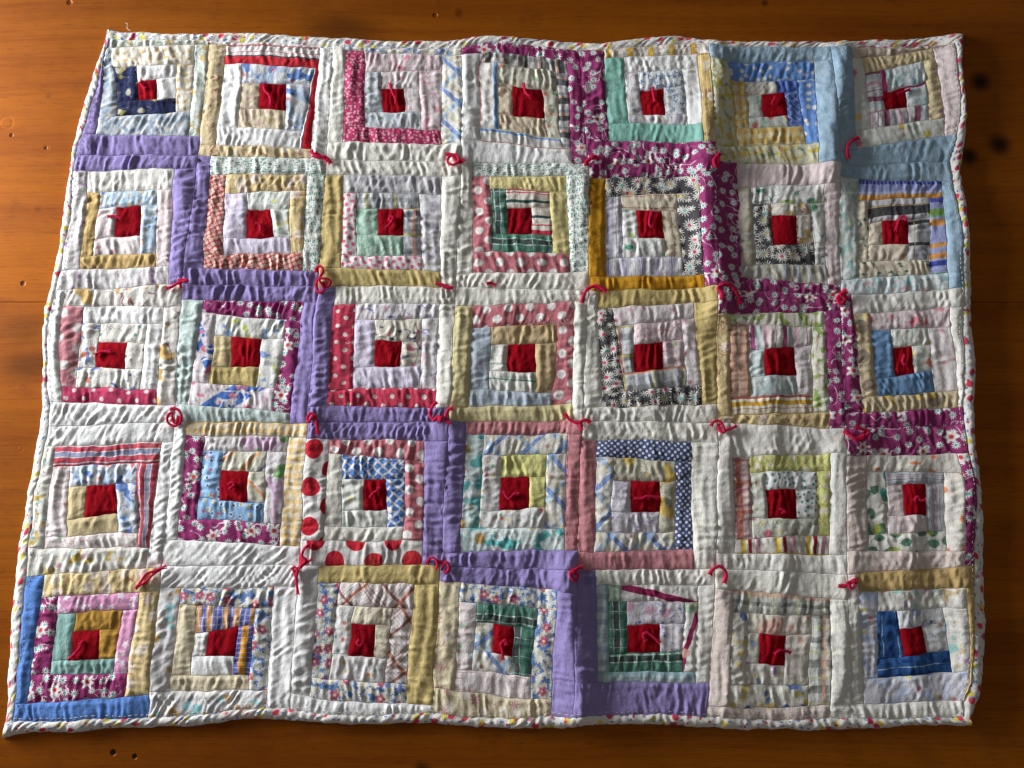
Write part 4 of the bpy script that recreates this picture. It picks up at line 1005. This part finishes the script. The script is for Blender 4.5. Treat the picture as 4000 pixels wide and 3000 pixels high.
tie((750,100), [[(1290,1365),(1345,1425),(1420,1440),(1465,1445),(1505,1505)], [(1305,1420),(1370,1440),(1440,1435)], [(1340,1390),(1400,1430),(1475,1475)]])
tie((1250,100), [[(1355,1405),(1420,1412),(1485,1430),(1505,1490),(1450,1530),(1392,1512),(1385,1460),(1430,1425),(1470,1480),(1515,1500),(1568,1470)]], strands=2)
tie((2250,100), [[(100,1545),(105,1500),(150,1450),(200,1428),(250,1455)], [(115,1530),(125,1490),(180,1445)]])
tie((2250,100), [[(1532,1430),(1492,1468),(1450,1530),(1482,1585),(1505,1500),(1480,1470)]])
tie((3250,100), [[(278,1222),(205,1262),(142,1330),(130,1400),(152,1468)]])
tie((220,590), [[(1195,1502),(1280,1468),(1350,1432),(1445,1415),(1380,1405),(1330,1418)], [(1350,1425),(1362,1490)]], strands=2)
tie((720,590), [[(1430,1320),(1440,1272),(1480,1258),(1512,1300),(1475,1370),(1440,1410),(1430,1470),(1452,1530),(1490,1532),(1510,1490),(1465,1400),(1520,1388),(1582,1412),(1570,1452),(1530,1468),(1485,1425)]], strands=2)
tie((1220,590), [[(1330,1435),(1400,1450),(1470,1478),(1525,1490)], [(1380,1450),(1450,1485),(1510,1480)], [(1880,1440),(1930,1430),(1985,1458)]], strands=2)
tie((2240,590), [[(85,1650),(108,1572),(150,1500),(220,1468),(290,1488),(352,1532)], [(140,1510),(210,1478),(280,1500)]])
tie((2740,590), [[(192,1635),(188,1560),(150,1512),(215,1468),(290,1480),(350,1530),(392,1600),(402,1670)]])
tie((2740,590), [[(1545,1515),(1500,1545),(1452,1600),(1490,1659),(1535,1600),(1480,1560),(1560,1530)], [(1460,1620),(1510,1570),(1550,1560)]])
tie((140,1090), [[(1465,1415),(1540,1410),(1590,1470),(1570,1560),(1500,1590),(1440,1550),(1445,1480),(1490,1450),(1495,1530),(1532,1560),(1560,1480)]], strands=2)
tie((1180,1090), [[(188,1690),(172,1570),(150,1480),(110,1458),(75,1500),(82,1552),(112,1520),(142,1482)]], strands=2)
tie((1180,1090), [[(1462,1330),(1410,1390),(1385,1470),(1430,1530),(1470,1490),(1500,1542),(1515,1488)], [(1640,1410),(1590,1420),(1555,1490),(1570,1550),(1605,1560)]])
tie((1720,1090), [[(1335,1460),(1390,1520),(1450,1552),(1500,1555),(1560,1528),(1615,1568)], [(1500,1555),(1522,1640)]])
tie((2240,1090), [[(1475,1598),(1500,1550),(1550,1538),(1600,1590),(1612,1662),(1565,1640),(1556,1560)], [(1620,1640),(1690,1620),(1750,1588)]], strands=2)
tie((3260,1640), [[(80,122),(140,180),(220,222),(300,190),(355,128),(280,108),(200,68)], [(120,150),(200,200),(290,180)]])
tie((0,2200), [[(1350,252),(1392,190),(1460,100),(1530,78),(1645,28)], [(1380,215),(1450,180),(1520,110),(1580,60)]], S2, strands=2)
tie((550,2200), [[(1490,38),(1522,100),(1542,180),(1560,305)], [(1500,36),(1545,55),(1540,130)], [(1690,-40),(1640,-10),(1570,40)]], S2, strands=2)
tie((1150,1640), [[(182,1328),(120,1390),(90,1470),(132,1510),(100,1560),(48,1612)]], strands=1, rad=0.0006)
tie((1690,1640), [[(-60,1560),(-30,1500),(20,1490),(60,1560),(40,1610),(80,1520),(120,1570),(100,1622),(150,1530),(178,1580),(160,1640),(130,1640)]], strands=2)
tie((1660,2200), [[(1542,32),(1480,50),(1420,80),(1422,122),(1470,162),(1492,110),(1440,80),(1485,60)]], S2, strands=2)
tie((2180,2200), [[(1480,112),(1510,60),(1570,25),(1620,60),(1642,120),(1622,195)]], S2)
tie((2730,2200), [[(1340,215),(1400,222),(1450,180),(1512,150),(1500,210),(1460,242),(1430,172)], [(1370,212),(1440,200),(1490,170)]], S2, strands=2)

# small knots on the centre squares: offset from the square's centre and tail (zoomed pixels)
KN = {(0,0): ((250,100), [(860,600),(840,640),(890,690)]), (0,1): ((750,100), [(790,640),(800,720),(850,780),(870,870),(840,900)]), (0,2): ((1250,100), [(755,630),(790,740),(820,800),(830,860)]),
 (0,3): ((1750,100), [(812,630),(840,740),(875,780),(870,800)]), (0,4): ((2250,100), [(822,680),(830,760),(850,840)]), (0,5): ((2750,100), [(715,860),(745,820),(760,790)]),
 (0,6): ((3250,100), [(680,760),(760,730),(835,700)]), (1,0): ((220,590), [(570,725),(650,720),(720,745)]), (1,1): ((720,590), [(775,790),(820,800),(840,850),(825,890)]),
 (1,2): ((1220,590), [(790,860),(850,800),(880,740),(850,720),(835,780)]), (1,4): ((2240,590), [(840,660),(810,790),(850,830),(840,720),(880,670)]), (1,6): ((3240,590), [(700,880),(740,760),(790,710),(820,760)]),
 (2,0): ((140,1090), [(640,825),(720,790),(820,785)]), (2,6): ((3250,1090), [(770,820),(745,890),(770,930),(790,890)]), (3,1): ((620,1640), [(760,710),(800,680),(830,700),(770,760)]),
 (3,2): ((1150,1640), [(820,850),(850,800),(910,760),(930,740),(890,750)]), (3,3): ((1690,1640), [(760,760),(820,850),(880,800),(930,800)]), (3,4): ((2230,1640), [(670,840),(760,850),(820,825),(950,840)]),
 (3,5): ((2750,1640), [(790,960),(830,970),(850,1000),(810,1000)]), (3,6): ((3260,1640), [(830,880),(870,830),(900,870),(960,865)]),
 (4,0): ((0,2200), [(690,950),(780,850),(830,760),(800,800)]), (4,2): ((1110,2200), [(750,740),(725,780),(760,800),(780,750)]), (4,3): ((1660,2200), [(765,950),(760,850),(745,790),(790,750),(800,800)]),
 (4,4): ((2180,2200), [(1000,780),(930,720),(870,680),(830,700),(860,760)]), (4,5): ((2730,2200), [(720,890),(780,850),(860,860),(900,880)])}
for (r, c), (o, path) in KN.items():
    tie(o, [path], S2 if r == 4 else 600 / 1659, strands=2, rad=0.00034, parent=BLOCKS[(r, c)], lift=0.6)

# ------------------------------------------------------------------ frayed edge and loose threads
def strand(pts, z0=0.0006):
    pp = spline(pts, 6)
    h = height_at(pp[:, 0], pp[:, 1]) + z0
    X, Y = unproj(pp[:, 0], pp[:, 1])
    return np.stack([X, Y, h], -1)
WT = thread_material('loose_cotton', (232, 226, 220))
PT = thread_material('frayed_pink', (214, 150, 152))
o = (1720, 1090); s = 600 / 1659
rng = random.Random(3)
polys = []
for i in range(46):
    x = rng.uniform(920, 1450); y = 478 + rng.uniform(-12, 14) - (x - 900) * 0.01
    l = rng.uniform(22, 58); a = rng.uniform(-0.8, 0.8)
    polys.append(strand([(o[0] + x * s, o[1] + (y - l * 0.6) * s), (o[0] + (x + l * 0.4 * a) * s, o[1] + y * s), (o[0] + (x + l * a) * s, o[1] + (y + l * 0.5) * s)], 0.0010))
tube_mesh('frayed_edge', polys, 0.00022, PT, quilt, 4)
for pts in ([(497,98),(506,104),(503,118),(515,128)], [(880,150),(900,146),(922,152),(940,168)], [(3298,1720),(3303,1740),(3294,1775)],
            [(1338,2560),(1350,2553),(1365,2560)], [(1352,1340),(1362,1346),(1372,1340)]):
    tube_mesh('loose_thread', [strand(pts, 0.0012)], 0.00024, WT, quilt, 5)
